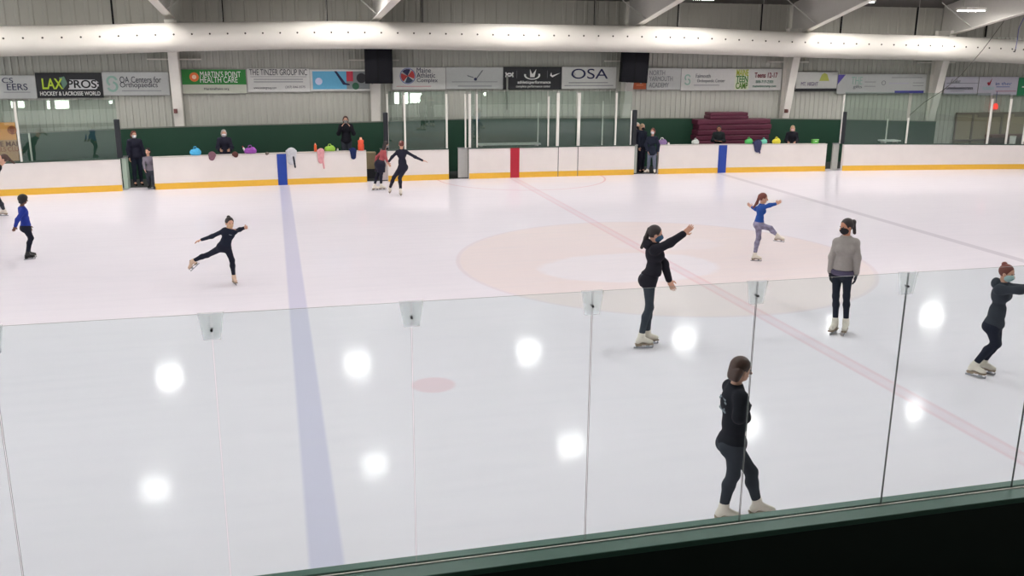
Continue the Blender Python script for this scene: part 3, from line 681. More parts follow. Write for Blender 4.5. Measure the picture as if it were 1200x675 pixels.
# ------------------------------------------------------------------ maroon mats, lobby window, lamp, cables
def mats():
    Y = 14.4; p = lambda u, v: on_y(u, v, Y)
    A, B = p(816.5, 160)[0], p(903.5, 160)[0]; zt = p(860, 139.5)[2]; a, b, z2 = p(833, 135)[0], p(878.5, 135)[0], p(856, 132)[2]
    t = thing('folding_mats', ((A+B)/2, Y+.3, 0), 'tall stack of maroon folded mats against the wall behind the bench', 'mat stack'); o = ((A+B)/2, Y+.3, 0)
    n = 9
    for i in range(n):
        z0, z1 = zt*i/n, zt*(i+1)/n-.012; j = .02*((i*37) % 5-2)
        mb = MB(); mb.box(A+j+.03, B+j-.03, Y+.01*(i % 3), Y+.65, z0, z1); mb.build('folded_mat', M_maroon, t, origin=o, bevel=.03)
    mb = MB(); mb.box(a, b, Y+.05, Y+.6, zt, (zt+z2)/2-.006); mb.build('folded_mat', M_maroon, t, origin=o, bevel=.03)
    mb = MB(); mb.box(a+.03, b-.02, Y+.06, Y+.6, (zt+z2)/2, z2); mb.build('folded_mat', M_maroon, t, origin=o, bevel=.03)
mats()
def lobby():
    Y = 15.28; a, b = on_y(1119, 150, Y)[0], on_y(1235, 150, Y)[0]; z1, z0 = on_y(1160, 131.5, Y)[2], on_y(1160, 170, Y)[2]
    mb = MB(); mb.box(a, b, Y-.02, Y+.02, z0, z1); w = struct(mb, 'window_8', mat('lobby_beige', (148, 136, 116), .7, var=.12, scale=1.2))
    fr = mat('lobby_frame', (118, 108, 98))
    mb = MB(); mb.box(a-.06, b+.06, Y-.07, Y-.02, z1-.08, z1); mb.box(a-.06, a, Y-.07, Y-.02, z0, z1); zs = on_y(1140, 164, Y)[2]; mb.box(a, b, Y-.09, Y-.02, zs-.03, zs+.04)
    x = on_y(1138, 150, Y)[0]; mb.box(x-.04, x+.04, Y-.06, Y-.02, z0, z1); x = on_y(1172, 150, Y)[0]; mb.box(x-.04, x+.04, Y-.06, Y-.02, z0, z1); mb.build('window_frame', fr, w)
    for u in (1152, 1169, 1195):
        x = on_y(u, 135, Y)[0]; mb = MB(); mb.box(x-.28, x+.28, Y-.05, Y-.02, z1-.2, z1-.08); mb.build('valance', fr, w)
lobby()
p = on_y(1190, 162, 14.6)
t = thing('padded_bench', (p[0], 14.7, 0), 'brown padded bench in front of the lobby window', 'bench'); zt = on_y(1180, 158, 14.6)[2]
mb = MB(); mb.box(-1.2, 1.2, -.1, .3, zt-.12, zt); mb.build('seat', mat('bench_brown', (104, 74, 70)), t, bevel=.02)
mb = MB(); mb.box(-1.15, 1.15, .2, .3, .0, zt-.12); mb.build('bench_base', mat('bench_base', (84, 72, 68)), t)
p = on_y(1187, 161.5, 14.2); t = thing('bucket', (p[0], 14.2, 0), 'small white tub standing by the padded bench', 'tub')
mb = MB(); mb.tube([(0, 0, 0), (0, 0, p[2]-.05), (0, 0, p[2]+.05)], [.09, .12, .12], 14); mb.build('tub_body', M_white, t); mb = MB(); mb.tube([(0, 0, p[2]+.05), (0, 0, p[2]+.08)], .13, 14); mb.build('lid', M_cap, t)
p = on_y(1166.5, 124.5, 15.1); t = thing('goal_lamp', p, 'small red lamp with a cable on the wall above the lobby window', 'lamp')
mb = MB(); mb.tube([(0, .0, -.12), (0, 0, .05), (0, 0, .12)], [.1, .1, .04], 14); mb.build('lamp_shade', emit('red_lamp', (226, 60, 50), 1.0), t); mb = MB(); mb.box(-.05, .05, 0, .23, -.2, -.11); mb.build('bracket', M_steelgrey, t)
mb = MB(); mb.tube([(0, 0, .12), (0, .02, .6)], .012, 6); mb.build('cable', mat('cable_blue', (70, 84, 150)), t)
pts = [on_y(u, v, 13.2-(i*.02)) for i, (u, v) in enumerate([(1193, -3), (1175, 27), (1152, 58), (1127, 87), (1105, 106), (1083, 120), (1066, 135)])]
mb = MB(); mb.tube(pts, .012, 6); tag(mb.build('rope', mat('rope_dark', (74, 72, 66)), origin=pts[0]), 'thin dark rope slanting down in front of the duct at the right', 'rope')
pts = [on_y(u, v, 13.0) for u, v in [(1212, -25), (1205, 10), (1194, 33), (1192, 48), (1190, 58)]]
mb = MB(); mb.tube(pts, .014, 6); t = tag(mb.build('hanging_strap', mat('strap_blue', (84, 84, 150)), origin=pts[0]), 'thin blue strap with dark hook hanging at the top right corner', 'strap')
mb = MB(); q = np.array(pts[-1])-np.array(pts[0]); mb.tube([q, q+(-.02, 0, -.09), q+(-.07, 0, -.08)], .02, 8); mb.build('hook', M_black, t)
p = on_y(594.5, 131.5, 15.05); t = thing('wall_gong', p, 'round grey bell on a stem on the wall above the centre stripe', 'bell')
mb = MB(); mb.tube([(0, 0, 0), (0, .05, 0)], .085, 16); mb.build('bell_body', M_steelgrey, t); mb = MB(); mb.box(-.03, .03, .03, .07, .05, 1.3); mb.build('conduit', mat('conduit_grey', (128, 130, 122)), t)

# ------------------------------------------------------------------ near glass, clips and boards
NY, ZT, ZB, PW, P0 = -12.3025, 2.83, .977, 1.2107, -8.311
for k in range(-3, 12):
    a, b = P0+(k-1)*PW+.004, P0+k*PW-.004
    mb = MB(); y0, y1 = NY-.005, NY+.005; z0, z1 = ZB-.03, ZT
    vs = [(x, y, z) for x in (a, b) for y in (y0, y1) for z in (z0, z1)]
    mb.add(vs, [(0, 4, 5, 1), (2, 3, 7, 6)], 0); mb.add(vs, [(0, 1, 3, 2), (4, 6, 7, 5), (1, 5, 7, 3)], 1)
    pos = {-1: 'first', 0: 'second', 1: 'third', 2: 'fourth', 3: 'fifth', 4: 'sixth', 5: 'seventh', 6: 'eighth'}.get(k, 'outer')
    tag(mb.build('safety_glass', [G_near, M_gedge], origin=((a+b)/2, NY, ZB)), 'clear near safety glass panel, %s from the left in the front row' % pos, 'glass panel', 'near safety glass panels')
labs = {-1: 'clear plastic glass clip cut off by the left edge of the photo', 0: 'grey plastic glass clip above the wide bright ice left of the blue line', 1: 'grey glass clip over the pink spot, right of the blue line',
        2: 'grey glass clip left of the skater in black jacket and shorts', 3: 'clear squarish glass clip above the bending-headed nearest skater', 4: 'clear glass clip between the grey sweater skater and the rightmost skater', 5: 'glass clip near the rightmost skater', -2: 'outer glass clip'}
for k in range(-1, 5):
    x = P0+k*PW; t = thing('glass_clip', (x, NY, ZT-.08), labs[k], 'glass clip', 'clips joining the near glass panels')
    hw1, hw0 = .075, .05
    for s in (-1, 1):
        mb = MB(); mb.prism([(-hw1, .084), (-hw0, -.08), (hw0, -.08), (hw1, .084)], s*.007, s*.013); mb.build('clip_plate', M_clip, t)
    mb = MB(); mb.tube([(0, -.022, -.02), (0, .022, -.02)], .008, 10); mb.build('bolt', M_black, t)
# near boards
t = thing('rink_board', (0, -12.35, 0), 'near rink board with green cap, dark outside face and glass slot', 'rink board')
o = (0, -12.35, 0)
mb = MB(); mb.box(-16, 16, -12.44, -12.22, 0.02, .93); mb.build('panel', M_facegreen, t, origin=o)
mb = MB(); mb.box(-16, 16, -12.47, -12.325, .93, .977); mb.box(-16, 16, -12.28, -12.20, .93, .977); mb.build('cap_rail', M_capgreen, t, origin=o, bevel=.006)
mb = MB(); mb.box(-16, 16, -12.325, -12.28, .93, .955); mb.build('glass_slot', M_black, t, origin=o)
mb = MB(); mb.box(-16, 16, -12.327, -12.312, .955, .982); mb.build('gasket', M_cap, t, origin=o)
mb = MB(); mb.box(-16, 16, -12.212, -12.208, .2, .93); mb.build('inner_face', M_board, t, origin=o)

# ------------------------------------------------------------------ people
Z = np.array((0, 0, 1.))
def unit(v): v = np.array(v, float); return v/max(np.linalg.norm(v), 1e-9)
def hand(wr, tip, N, T, s, res, extra=0., curl=.35):
    """a palm, four unequal bent fingers and a thumb leaving the side of the palm"""
    D = unit(tip-wr); T = unit(T-D*(T @ D)); N = unit(np.cross(D, T)) * (1 if np.cross(D, T) @ N > 0 else -1)
    R = np.stack([T, N, D], 1); q = [el(wr+D*.052*s, (.041*s+extra, .015*s+extra, .055*s), R), rc(wr-D*.03*s, wr+D*.02*s, .024*s+extra, .024*s+extra)]
    for i, L in enumerate((.072, .082, .077, .06)):
        b = wr+D*(.09-.004*abs(i-1.5))*s+T*((1.5-i)*.0195*s)
        d1 = unit(D+N*curl*.6+T*(1.5-i)*.05); m = b+d1*L*.5*s; d2 = unit(D+N*curl*1.8+T*(1.5-i)*.03); e = m+d2*L*.5*s
        q += [rc(b, m, .0092*s+extra, .0085*s+extra), rc(m, e, .0085*s+extra, .0068*s+extra)]
    b = wr+D*.03*s+T*.032*s; m = b+unit(D*.7+T*.8)*.035*s; e = m+unit(D+T*.25+N*.4)*.03*s
    q += [rc(b, m, .012*s+extra, .010*s+extra), rc(m, e, .010*s+extra, .008*s+extra)]
    return nets([(q, [])], res, .007)

def person(label, foot, st, J, face, bf, top, bot, hair, fine=True, head_px=None, mask=None, gloves=None, skates=(None, None), sleeve=True, group=None, extras=(), hemdrop=.06, legsub=None, skin=None, cat='person', curl=.35, bust=.5):
    s = st/1.7; P0 = np.array((foot[0], foot[1], 0.)) if len(foot) == 2 else None
    skin = skin or M_skin
    n = P0-CAM; n[2] = 0; n = unit(n); r = np.array((n[1], -n[0], 0))
    def vec(a): return a[0]*r+a[1]*n+a[2]*Z
    def at(u, v, d=0.):
        dd = ray(u, v); return CAM+dd*(((P0-CAM) @ n+d)/(dd @ n))
    bfv = unit(vec((bf[0], bf[1], 0))); Lx = np.cross(bfv, Z); dl = Lx @ n
    def G(k, d=0.):
        a = J[k]; return at(a[0], a[1], a[2] if len(a) > 2 else d)
    neck, hip = G('neck'), G('hip'); H = G('head')
    U = unit(neck-hip)
    F = unit(bfv-U*(bfv @ U)); Lt = np.cross(F, U)
    chest = hip+(neck-hip)*.66 if 'chest' not in J else G('chest'); waist = hip+(neck-hip)*.3 if 'waist' not in J else G('waist')
    t = thing('person', P0, label, cat, group); o = P0
    res = .013 if fine else .018; fres = .0065 if fine else .010
    arms, legs, sh, hp = {}, {}, {}, {}
    for S, sg in (('R', 1), ('L', -1)):
        sd = sg*dl*.17*s
        sh[S] = G('sh'+S, sd) if 'sh'+S in J else neck-U*.055*s+Lt*sg*.147*s
        hp[S] = G('hp'+S, sg*dl*.09*s) if 'hp'+S in J else hip-U*.03*s+Lt*sg*.085*s*J.get('lw', 1)
        e = G('el'+S, sd) if 'el'+S in J else sh[S]+unit(-U+Lt*sg*.2-F*.1)*.28*s
        w = G('wr'+S, sd) if 'wr'+S in J else e+unit(-U+F*.35)*.25*s
        tp = G('tip'+S, sd) if 'tip'+S in J else w+unit(w-e)*.17*s
        arms[S] = (sh[S], e, w, tp)
        k = J.get('foot'+S); hd = sg*dl*.08*s; bz = J.get('bz', 0.)
        if k is None:                       # straight leg under the hip
            g = P0+Lx*sg*.1*s+Z*bz; td = bfv; up = Z; an = g+Z*((.085+(.07 if skates[0] is not None else 0))*s)
        elif k[0] == 'G':
            g = on_z(k[1], k[2]); td = unit(vec((k[3][0], k[3][1], 0))); up = Z; an = g+Z*.155*s-td*.055*s
        else:
            an = at(k[1], k[2], k[3]); td = unit(vec(k[4])); up = None
        kn = G('kn'+S, hd) if 'kn'+S in J else (hp[S]+an)/2+bfv*.03*s
        sn = unit(kn-an)
        if up is None: up = unit(sn-td*(sn @ td)) if abs(sn @ td) < .9 else unit(Z-td*(Z @ td))
        legs[S] = (hp[S], kn, an, td, up)
        if DEBUG: print('BZ', label[:20], S, 'upper %.2f fore %.2f thigh %.2f shin %.2f' % tuple(np.linalg.norm(x)/s for x in (e-sh[S], w-e, kn-hp[S], an-kn)), 'torso %.2f' % (np.linalg.norm(neck-hip)/s), 'head %.2f' % (np.linalg.norm(H-neck)/s))
    RB = np.stack([Lt, F, U], 1)
    def torso(x):
        q = [el(chest+U*.02*s, ((.142+x)*s, (.098+x)*s, (.155+x*.3)*s), RB), rc(waist+U*.03*s, waist-U*.02*s, (.118+x)*s, (.122+x)*s, F, .78),
             el(hip, ((.150*J.get('lw', 1)+x)*s, (.112+x)*s, (.105+x)*s), RB), rc(sh['L'], sh['R'], (.043+x*.8)*s, (.043+x*.8)*s)]+[rc(neck-U*.015*s, sh[S_], (.045+x*.6)*s, (.036+x*.8)*s) for S_ in 'LR']+[el(chest, (.05, .05, .05)), rc(neck-U*.06*s, neck, (.085+x)*s, (.055+x)*s, F, .8)]
        if bust: q += [el(chest+F*.075*s+Lt*sg*.06*s+U*.0*s, ((.055+x)*s*1., (.04+x)*s, (.05+x)*s), RB) for sg in (-1, 1)]
        return q
    lw = J.get('lw', 1.)
    def seat(x): return [el(hip-F*.035*s-U*.04*s+Lt*sg*.055*s*lw, ((.088*lw+x)*s, (.098*lw+x)*s, (.095+x)*s), RB) for sg in (-1, 1)]+[el(hip-U*.02*s, ((.145*lw+x)*s, (.11*lw+x)*s, (.09+x)*s), RB)]
    def arm(S, x, end=1.):
        a, e, w, _ = arms[S]; we = e+(w-e)*end; return [rc(a, e, (.044+x)*s, (.038+x)*s), rc(e, we, (.039+x)*s, (.027+x)*s)]
    def leg(S, x, end=1.):
        h, k, a, td, up = legs[S]; c = k+(a-k)*.32-unit(td-unit(a-k)*(td @ unit(a-k)))*.014*s; ae = k+(a-k)*end
        return [rc(h, k, (.086*lw+x)*s, (.054*lw+x)*s), rc(k, c, (.053*lw+x)*s, (.053*lw+x)*s), rc(c, ae, (.053*lw+x)*s, (.036+x)*s)]
    # head frame
    FH = unit(vec(face)); UH = unit(unit(H-neck)*.5+Z*.5); FH = unit(FH-UH*(FH @ UH)); LH = np.cross(FH, UH); RH = np.stack([LH, FH, UH], 1)
    hs = s*J.get('hscale', 1.)
    hd = lambda a, b, c: H+(LH*a+FH*b+UH*c)*hs
    headp = [el(hd(0, -.005, .025), np.array((.073, .092, .09))*hs, RH), el(hd(0, .014, -.04), np.array((.056, .068, .072))*hs, RH), el(hd(0, .045, -.082), np.array((.03, .028, .022))*hs, RH),
             rc(hd(0, .085, .0), hd(0, .104, -.032), .009*hs, .014*hs), el(hd(.074, 0, -.012), np.array((.012, .02, .03))*hs, RH), el(hd(-.074, 0, -.012), np.array((.012, .02, .03))*hs, RH),
             rc(neck-UH*.03*s, hd(0, -.02, -.05), .05*s, .048*s)]
    sock = [el(hd(sg*.031, .094, .006), np.array((.017, .013, .010))*hs, RH) for sg in (-1, 1)]
    parts = [nets([(torso(0)+seat(0)+arm('L', 0)+arm('R', 0)+leg('L', 0)+leg('R', 0)+[rc(neck-U*.03*s, hd(0, -.02, -.05), .045*s, .045*s)]+[rc(l[2], l[2]-l[4]*.05*s+l[3]*.1*s, .034*s, .028*s) for l in legs.values()], [])], res, .03)]
    parts.append(nets([(headp, [])], fres, .018*hs, sock))
    for S, sg in (('R', 1), ('L', -1)):
        a, e, w, tp = arms[S]; T = bfv if abs(unit(tp-w) @ bfv) < .8 else Z; N = -Lt*sg
        hnd = hand(w, tp, N, T, s, .005 if fine else .0085, 0., curl)
        parts.append(hnd)
        if gloves is not None: blob('glove', [hand(w, tp, N, T, s, .006 if fine else .0085, .004, curl), nets([([rc(w-unit(w-e)*.03*s, w+unit(tp-w)*.02*s, .034*s, .031*s)], [])], .008)], gloves, t, o)
    blob('body', parts, skin, t, o)
    for sg in (-1, 1):
        mb = blob('eye', [nets([([el(hd(sg*.031, .082, .007), np.array((.013, .008, .007))*hs, RH)], [])], .003)], M_eye, t, o)
    if mask is None: blob('mouth', [nets([([el(hd(0, .079, -.062), np.array((.022, .008, .006))*hs, RH)], [])], .004)], mat('lips', (150, 74, 70)), t, o)
    else:
        mk = blob('face_mask', [nets([([el(hd(0, .022, -.04), np.array((.065, .078, .072))*hs, RH), rc(hd(0, .07, -.0), hd(0, .095, -.04), .02*hs, .022*hs)], [(hd(0, 0, -.002), UH), (hd(0, .0, 0), -FH)])], fres, .02)], mask, t, o)
        for sg in (-1, 1):
            MB().tube([hd(sg*.066, .02, -.02), hd(sg*.083, -.01, .012)], .003*hs, 5).build('ear_loop', mask, mk, origin=o)
    # hair
    hm, style = hair
    cr = [el(hd(0, -.016, .034), np.array((.085, .098, .096))*hs, RH)]
    big = J.get('hair', 1.)
    if style == 'afro': cr = [el(hd(0, -.02, .03), np.array((.125, .125, .12))*hs, RH)]
    hp_ = [nets([(cr, [(hd(0, .05, .03), FH*.85-UH*.5)])], fres, .02)]
    if style in ('bob', 'long', 'afro'):
        L = {'bob': .065, 'long': .2, 'afro': .06}[style]
        hp_.append(nets([([rc(hd(sg*.05, -.045, .0), hd(sg*.05, -.06, -L), .05*hs, .04*hs) for sg in (-1, 1)]+[rc(hd(0, -.06, 0), hd(0, -.075, -L), .055*hs, .045*hs)], [])], fres, .03))
    if style in ('bun', 'lowbun'):
        c = (0, -.06, .115) if style == 'bun' else (0, -.12, .05)
        hp_.append(nets([([el(hd(*c), np.array((.038, .038, .036))*hs, RH)], [])], fres)) 
    hobj = blob('hair', hp_, hm, t, o)
    if style in ('pony', 'flypony'):
        pts = [hd(0, -.085, .06)]+[at(*a) for a in J['pony']]
        q = [rc(pts[i], pts[i+1], (.034-.006*i)*hs, (.030-.007*i)*hs) for i in range(len(pts)-1)]
        blob('ponytail', [nets([(q, [])], fres, .03)], hm, hobj, o)
    # clothes
    tm, tx, hem = top
    hemp = hip-U*hemdrop*s
    bo = {'R': 1., 'L': 1.}
    bm_, bx_, bend = bot
    blob('leggings', [nets([(seat(bx_)+leg('L', bx_, bend)+leg('R', bx_, bend)+[rc(waist-U*.02*s, hip, (.118+bx_)*s, (.12+bx_)*s, F, .8), el(hip, ((.150*lw+bx_)*s, (.112+bx_)*s, (.105+bx_)*s), RB)], [(waist, U)])], res*.9, .034)], bm_, t, o)
    tor = torso(tx)+(seat(tx)[:2] if hemdrop > .08 else [])+[rc(arms[S][0], arms[S][0]+(arms[S][1]-arms[S][0])*.45, (.044+tx*.9)*s, (.041+tx*.9)*s) for S in 'LR']
    g = [(tor, [(hemp, -U), (neck+U*.035*s, U)])]
    for S in 'LR': g.append((arm(S, tx*.9, .97 if sleeve is True else sleeve), []))
    tobj = blob(J.get('topname', 'jacket'), [nets(g, res*.9, .035)], tm, t, o)
    for ex in extras: ex(dict(t=t, tobj=tobj, o=o, s=s, hip=hip, waist=waist, neck=neck, chest=chest, U=U, F=F, Lt=Lt, RB=RB, legs=legs, arms=arms, seat=seat, torso=torso, leg=leg, res=res, hd=hd, hs=hs, RH=RH, FH=FH, UH=UH, fres=fres, at=at, sh=sh))
    # footwear
    bm2, kind = skates[0], skates[1]
    for S in 'RL':
        h, k, an, td, up = legs[S]
        if bm2 is None:
            so = an-up*.06*s; q = [rc(an-up*.04*s-td*.03*s, so+td*.14*s, .036*s, .030*s)]; blob('shoe', [nets([(q, [])], .012)], M_black, t, o); continue
        shn = unit(k-an)
        sole = an-up*.088*s; lat = np.cross(td, up); RF = np.stack([lat, td, up], 1)
        q = [rc(an+shn*.05*s, an, .049*s, .046*s), rc(an-up*.005*s, sole+up*.035*s-td*.035*s, .045*s, .038*s), rc(an-up*.02*s+td*.02*s, sole+up*.034*s+td*.11*s, .044*s, .036*s), el(sole+up*.03*s+td*.135*s, np.array((.038, .045, .028))*s, RF)]
        b = blob('skate', [nets([(q, [(sole, -up)])], .008 if fine else .012, .02)], bm2, t, o)
        mb = MB(); mb.box(-.036*s, .036*s, -.075*s, .175*s, -.012*s, .002*s, R=RF, c=sole); mb.box(-.028*s, .028*s, -.07*s, .01*s, -.03*s, -.012*s, R=RF, c=sole); mb.build('sole', M_sole if kind != 'black' else M_bootblack, b, origin=o)
        mb = MB(); mb.box(-.004*s, .004*s, -.095*s, .175*s, -.067*s, -.045*s, R=RF, c=sole); mb.box(-.006*s, .006*s, -.06*s, -.02*s, -.046*s, -.028*s, R=RF, c=sole); mb.box(-.006*s, .006*s, .08*s, .13*s, -.046*s, -.01*s, R=RF, c=sole); mb.box(-.004*s, .004*s, .165*s, .182*s, -.06*s, -.03*s, R=RF, c=sole)
        mb.build('blade', M_blade, b, origin=o)
        mb = MB()
        for i in range(4): c = an+td*(.044+.012*i)*s-up*(.0+.018*i)*s+shn*(.03-.01*i)*s; mb.box(-.024*s, .024*s, -.004*s, .006*s, -.003*s, .003*s, R=RF, c=c)
        mb.build('laces', M_white, b, origin=o)
    return t

def hood(K):
    c = K['neck']-K['F']*.07*K['s']-K['U']*.01*K['s']; s = K['s']
    blob('hood', [nets([([el(c, np.array((.11, .07, .075))*s, K['RB']), el(c-K['F']*.03*s+K['U']*.01*s, np.array((.08, .05, .07))*s, K['RB'])], [])], K['res']*.8, .02)], K['tobj'].data.materials[0], K['tobj'], K['o'])
def shorts(m, low=.13, name='shorts', x=.014):
    def f(K):
        s = K['s']; pl = [(K['hip']-K['U']*low*s, -Z)]
        blob(name, [nets([(K['seat'](x)+[q for S in 'LR' for q in K['leg'](S, x+.002, .1)[:1]]+[rc(K['waist'], K['hip'], .125*s, .135*s, K['F'], .8)], pl+[(K['waist']+K['U']*.03*s, K['U'])])], K['res']*.9, .03)], m, K['t'], K['o'])
    return f
def belt(m, name='waist_bag', r=.145, up=-.0, h=.045):
    def f(K):
        s = K['s']; c = K['hip']+K['U']*up*s
        blob(name, [nets([([el(c, np.array((r+.022, r-.01, h*2))*s, K['RB'])], [(c+K['U']*h*s, K['U']), (c-K['U']*h*s, -K['U'])])], .010, .01)], m, K['t'], K['o'])
    return f
def backprint(K):
    K = dict(K); K['chest'] = K['chest']+K['F']*.012*K['s']
    s = K['s']
    for i, (z, w) in enumerate(((.07, .07), (.045, .09), (-.02, .06), (-.045, .08))):
        mb = MB(); mb.box(-w*s, w*s, -.004, .004, -.008*s, .008*s, R=K['RB'], c=K['chest']-K['F']*(.098+.022)*s+K['U']*(z)*s); mb.build('back_print', mat('print_grey', (120, 132, 140)), K['tobj'], origin=K['o'])
def chestmark(K):
    s = K['s']; mb = MB(); mb.box(-.03*s, .03*s, -.004, .004, -.006*s, .006*s, R=K['RB'], c=K['chest']+K['F']*.135*s+K['U']*.03*s); mb.build('chest_print', mat('print_grey', (0, 0, 0)), K['tobj'], origin=K['o'])
def socks(m, a=.82):
    def f(K):
        for S in 'LR':
            h, k, an, td, up = K['legs'][S]; s = K['s']
            blob('ankle_cuff', [nets([([rc(k+(an-k)*a, an, .047*s, .05*s)], [])], .008, .01)], m, K['t'], K['o'])
    return f

DEBUG = False
H_dark = mat('hair_dark', (38, 30, 30), .55, var=.25, scale=40); H_brown = mat('hair_brown', (74, 50, 42), .5, var=.25, scale=40); H_red = mat('hair_auburn', (108, 52, 42), .5, var=.25, scale=40)
H_blond = mat('hair_blond', (176, 150, 118), .5, var=.2, scale=40); H_grey = mat('hair_grey', (178, 174, 168), .55, var=.15, scale=40); H_black = mat('hair_black', (24, 22, 26), .6, var=.3, scale=40)
C_black = mat('cloth_black', (30, 30, 38), .85, .2, var=.2, scale=8, bump=.3); C_black2 = mat('cloth_charcoal', (54, 58, 66), .85, .2, var=.15, scale=8, bump=.2); C_legg = mat('legging_charcoal', (58, 64, 72), .8, .2, var=.12, scale=10)
C_navyl = mat('legging_navy', (30, 33, 47), .8, .2, var=.15, scale=10); C_grey = mat('sweater_grey', (150, 146, 142), .9, .2, var=.08, scale=30, bump=.4); C_blue = mat('jacket_blue', (40, 78, 150), .8, .2, var=.12, scale=8, bump=.2)
C_blue2 = mat('jacket_royal', (42, 60, 148), .8, .2, var=.2, scale=8); C_black3 = mat('unitard_black', (26, 26, 44), .7, .3, var=.2, scale=8); C_navy = mat('coat_navy', (33, 38, 52), .85, .2, var=.15, scale=8)
C_greyj = mat('jacket_mauve_grey', (118, 112, 122), .85, .2, var=.1, scale=8); C_pat = mat('leggings_patterned', (132, 128, 150), .8, .2, var=.95, scale=14); C_jean = mat('trousers_grey', (106, 112, 128), .85, .2, var=.1, scale=10)
C_mteal = mat('mask_teal', (56, 96, 128), .8); C_mblack = mat('mask_black', (24, 24, 30), .8); C_mblue = mat('mask_pale_blue', (176, 206, 206), .8); C_mwhite = mat('mask_white', (222, 222, 228), .8); C_mgrey = mat('mask_grey', (150, 150, 150), .8); C_mpink = mat('mask_pink', (214, 172, 172), .8); C_mtan = mat('mask_tan', (196, 160, 126), .8)
C_glove = mat('glove_dark', (36, 36, 46), .8)
C_pink = mat('top_pink', (176, 84, 88), .8)
def gp(u, v): p = on_z(u, v); return (p[0], p[1])

# 1 black jacket, arm raised
person('woman skating in black hooded jacket and shorts, arm raised forward, teal face mask', gp(758, 407), 1.84,
       dict(lw=.93, head=(768, 274.5), neck=(766, 286), chest=(766.5, 298), waist=(766, 316), hip=(760.5, 326), elR=(785.5, 284.5, -.2), wrR=(801, 274, -.22), tipR=(814, 263, -.22), elL=(778.5, 309, .12), wrL=(784, 328, .08), tipL=(789, 339, .06),
            knR=(761, 360, -.04), knL=(761.5, 360, .07), footR=('G', 755, 408, (1, .25)), footL=('G', 762, 403.5, (.9, .5)), pony=[(757, 279, -.02), (752, 290, 0.)]),
       (1, .1, -.1), (1, .15), (C_black, .022, 0), (C_legg, .004, .98), (H_dark, 'pony'), mask=C_mteal, skates=(M_boot, 'white'), extras=(hood, shorts(C_black, .10)), hemdrop=-.06)
# 2 nearest skater
person('nearest skater walking right in black clothes with short brown hair, behind the near glass', gp(866, 612), 1.70,
       dict(head=(868.5, 433), neck=(862, 453), chest=(860, 474), waist=(860.5, 495), hip=(858, 517), elR=(866, 489, -.18), wrR=(872.5, 479, -.02), tipR=(870.5, 469, .10), elL=(872, 489, .16), wrL=(872.5, 481, .16), tipL=(869, 474, .14),
            knR=(859.5, 556, -.06), knL=(880.5, 553, .09), footR=('G', 853, 614, (1, .1)), footL=('G', 893, 607.5, (1, .25)), topname='jacket'),
       (.8, .4, -.5), (1, .4), (C_black, .022, 0), (C_black2, .006, .99), (H_brown, 'bob'), gloves=C_glove, skates=(M_boot, 'white'), extras=(backprint,), hemdrop=.06)
# 3 grey sweater
person('woman standing in grey sweater and navy leggings with dark ponytail and black mask', gp(982.5, 390), 1.84,
       dict(lw=.84, head=(992, 266), neck=(991.5, 278.5), chest=(991, 292), waist=(989, 308), hip=(987.5, 318), shR=(981.2, 284), shL=(1002.3, 284.5), elR=(975.5, 301), wrR=(973, 318), tipR=(973, 333), elL=(1004.5, 302), wrL=(1003.5, 320), tipL=(1001.5, 335),
            knR=(979.5, 347), knL=(992, 347), footR=('G', 976, 391, (-.35, -1)), footL=('G', 989.5, 391.5, (-.1, -1)), pony=[(1000.5, 260, .03), (1001.5, 273, .05)], topname='sweater'),
       (-.75, -.65, -.25), (-.12, -1), (C_grey, .018, 0), (C_navyl, .003, .84), (H_dark, 'pony'), mask=C_mblack, gloves=C_glove, skates=(M_boot, 'white'), extras=(belt(mat('bag_purple', (66, 60, 88)), h=.04, up=-.01), shorts(C_navyl, .09, 'skirt')), hemdrop=-.03, skin=M_skin_tan)
# 4 right edge skater
person('skater at the right edge in charcoal hooded jacket, arms forward, hair in a top bun', gp(1148, 441), 1.68,
       dict(head=(1180, 320.5), neck=(1175.5, 333), chest=(1172.5, 346), waist=(1168.5, 366), hip=(1165, 379), elR=(1195, 340, -.2), wrR=(1214, 339, -.2), tipR=(1226, 337, -.2), elL=(1192, 338, .15), wrL=(1210, 336.5, .15), tipL=(1222, 335, .15),
            knR=(1166.5, 403, -.07), knL=(1168, 403, .09), footR=('G', 1144, 441.5, (1, -.3)), footL=('G', 1155, 437.5, (1, -.2))),
       (1, -.45, -.1), (1, -.25), (C_black2, .020, 0), (C_navyl, .004, .97), (H_red, 'bun'), mask=C_mblue, skates=(M_boot, 'white'), extras=(hood,), hemdrop=.04)
# 5 blue jacket kid
person('child in bright blue jacket and patterned leggings gliding with one leg lifted forward', gp(887, 306), 1.42,
       dict(hscale=1.12, head=(894.5, 232.5), neck=(893, 240), chest=(891.5, 247), waist=(890, 257), hip=(889.5, 262), elR=(902, 240.5, -.13), wrR=(909, 239, -.15), tipR=(915, 236, -.15), elL=(886, 245, .18), wrL=(881.5, 243, .22), tipL=(877.5, 240, .25),
            knR=(903, 267.5, -.06), footR=('F', 911.5, 276, -.05, (.8, 0, -.05)), knL=(889, 279, .04), footL=('G', 886.5, 306, (1, .1)), pony=[(887, 238, .02), (883, 243, .04)]),
       (1, .05, -.1), (1, .1), (C_blue, .014, 0), (C_pat, .006, .98), (H_red, 'flypony'), skates=(M_boot, 'white'), hemdrop=.07)
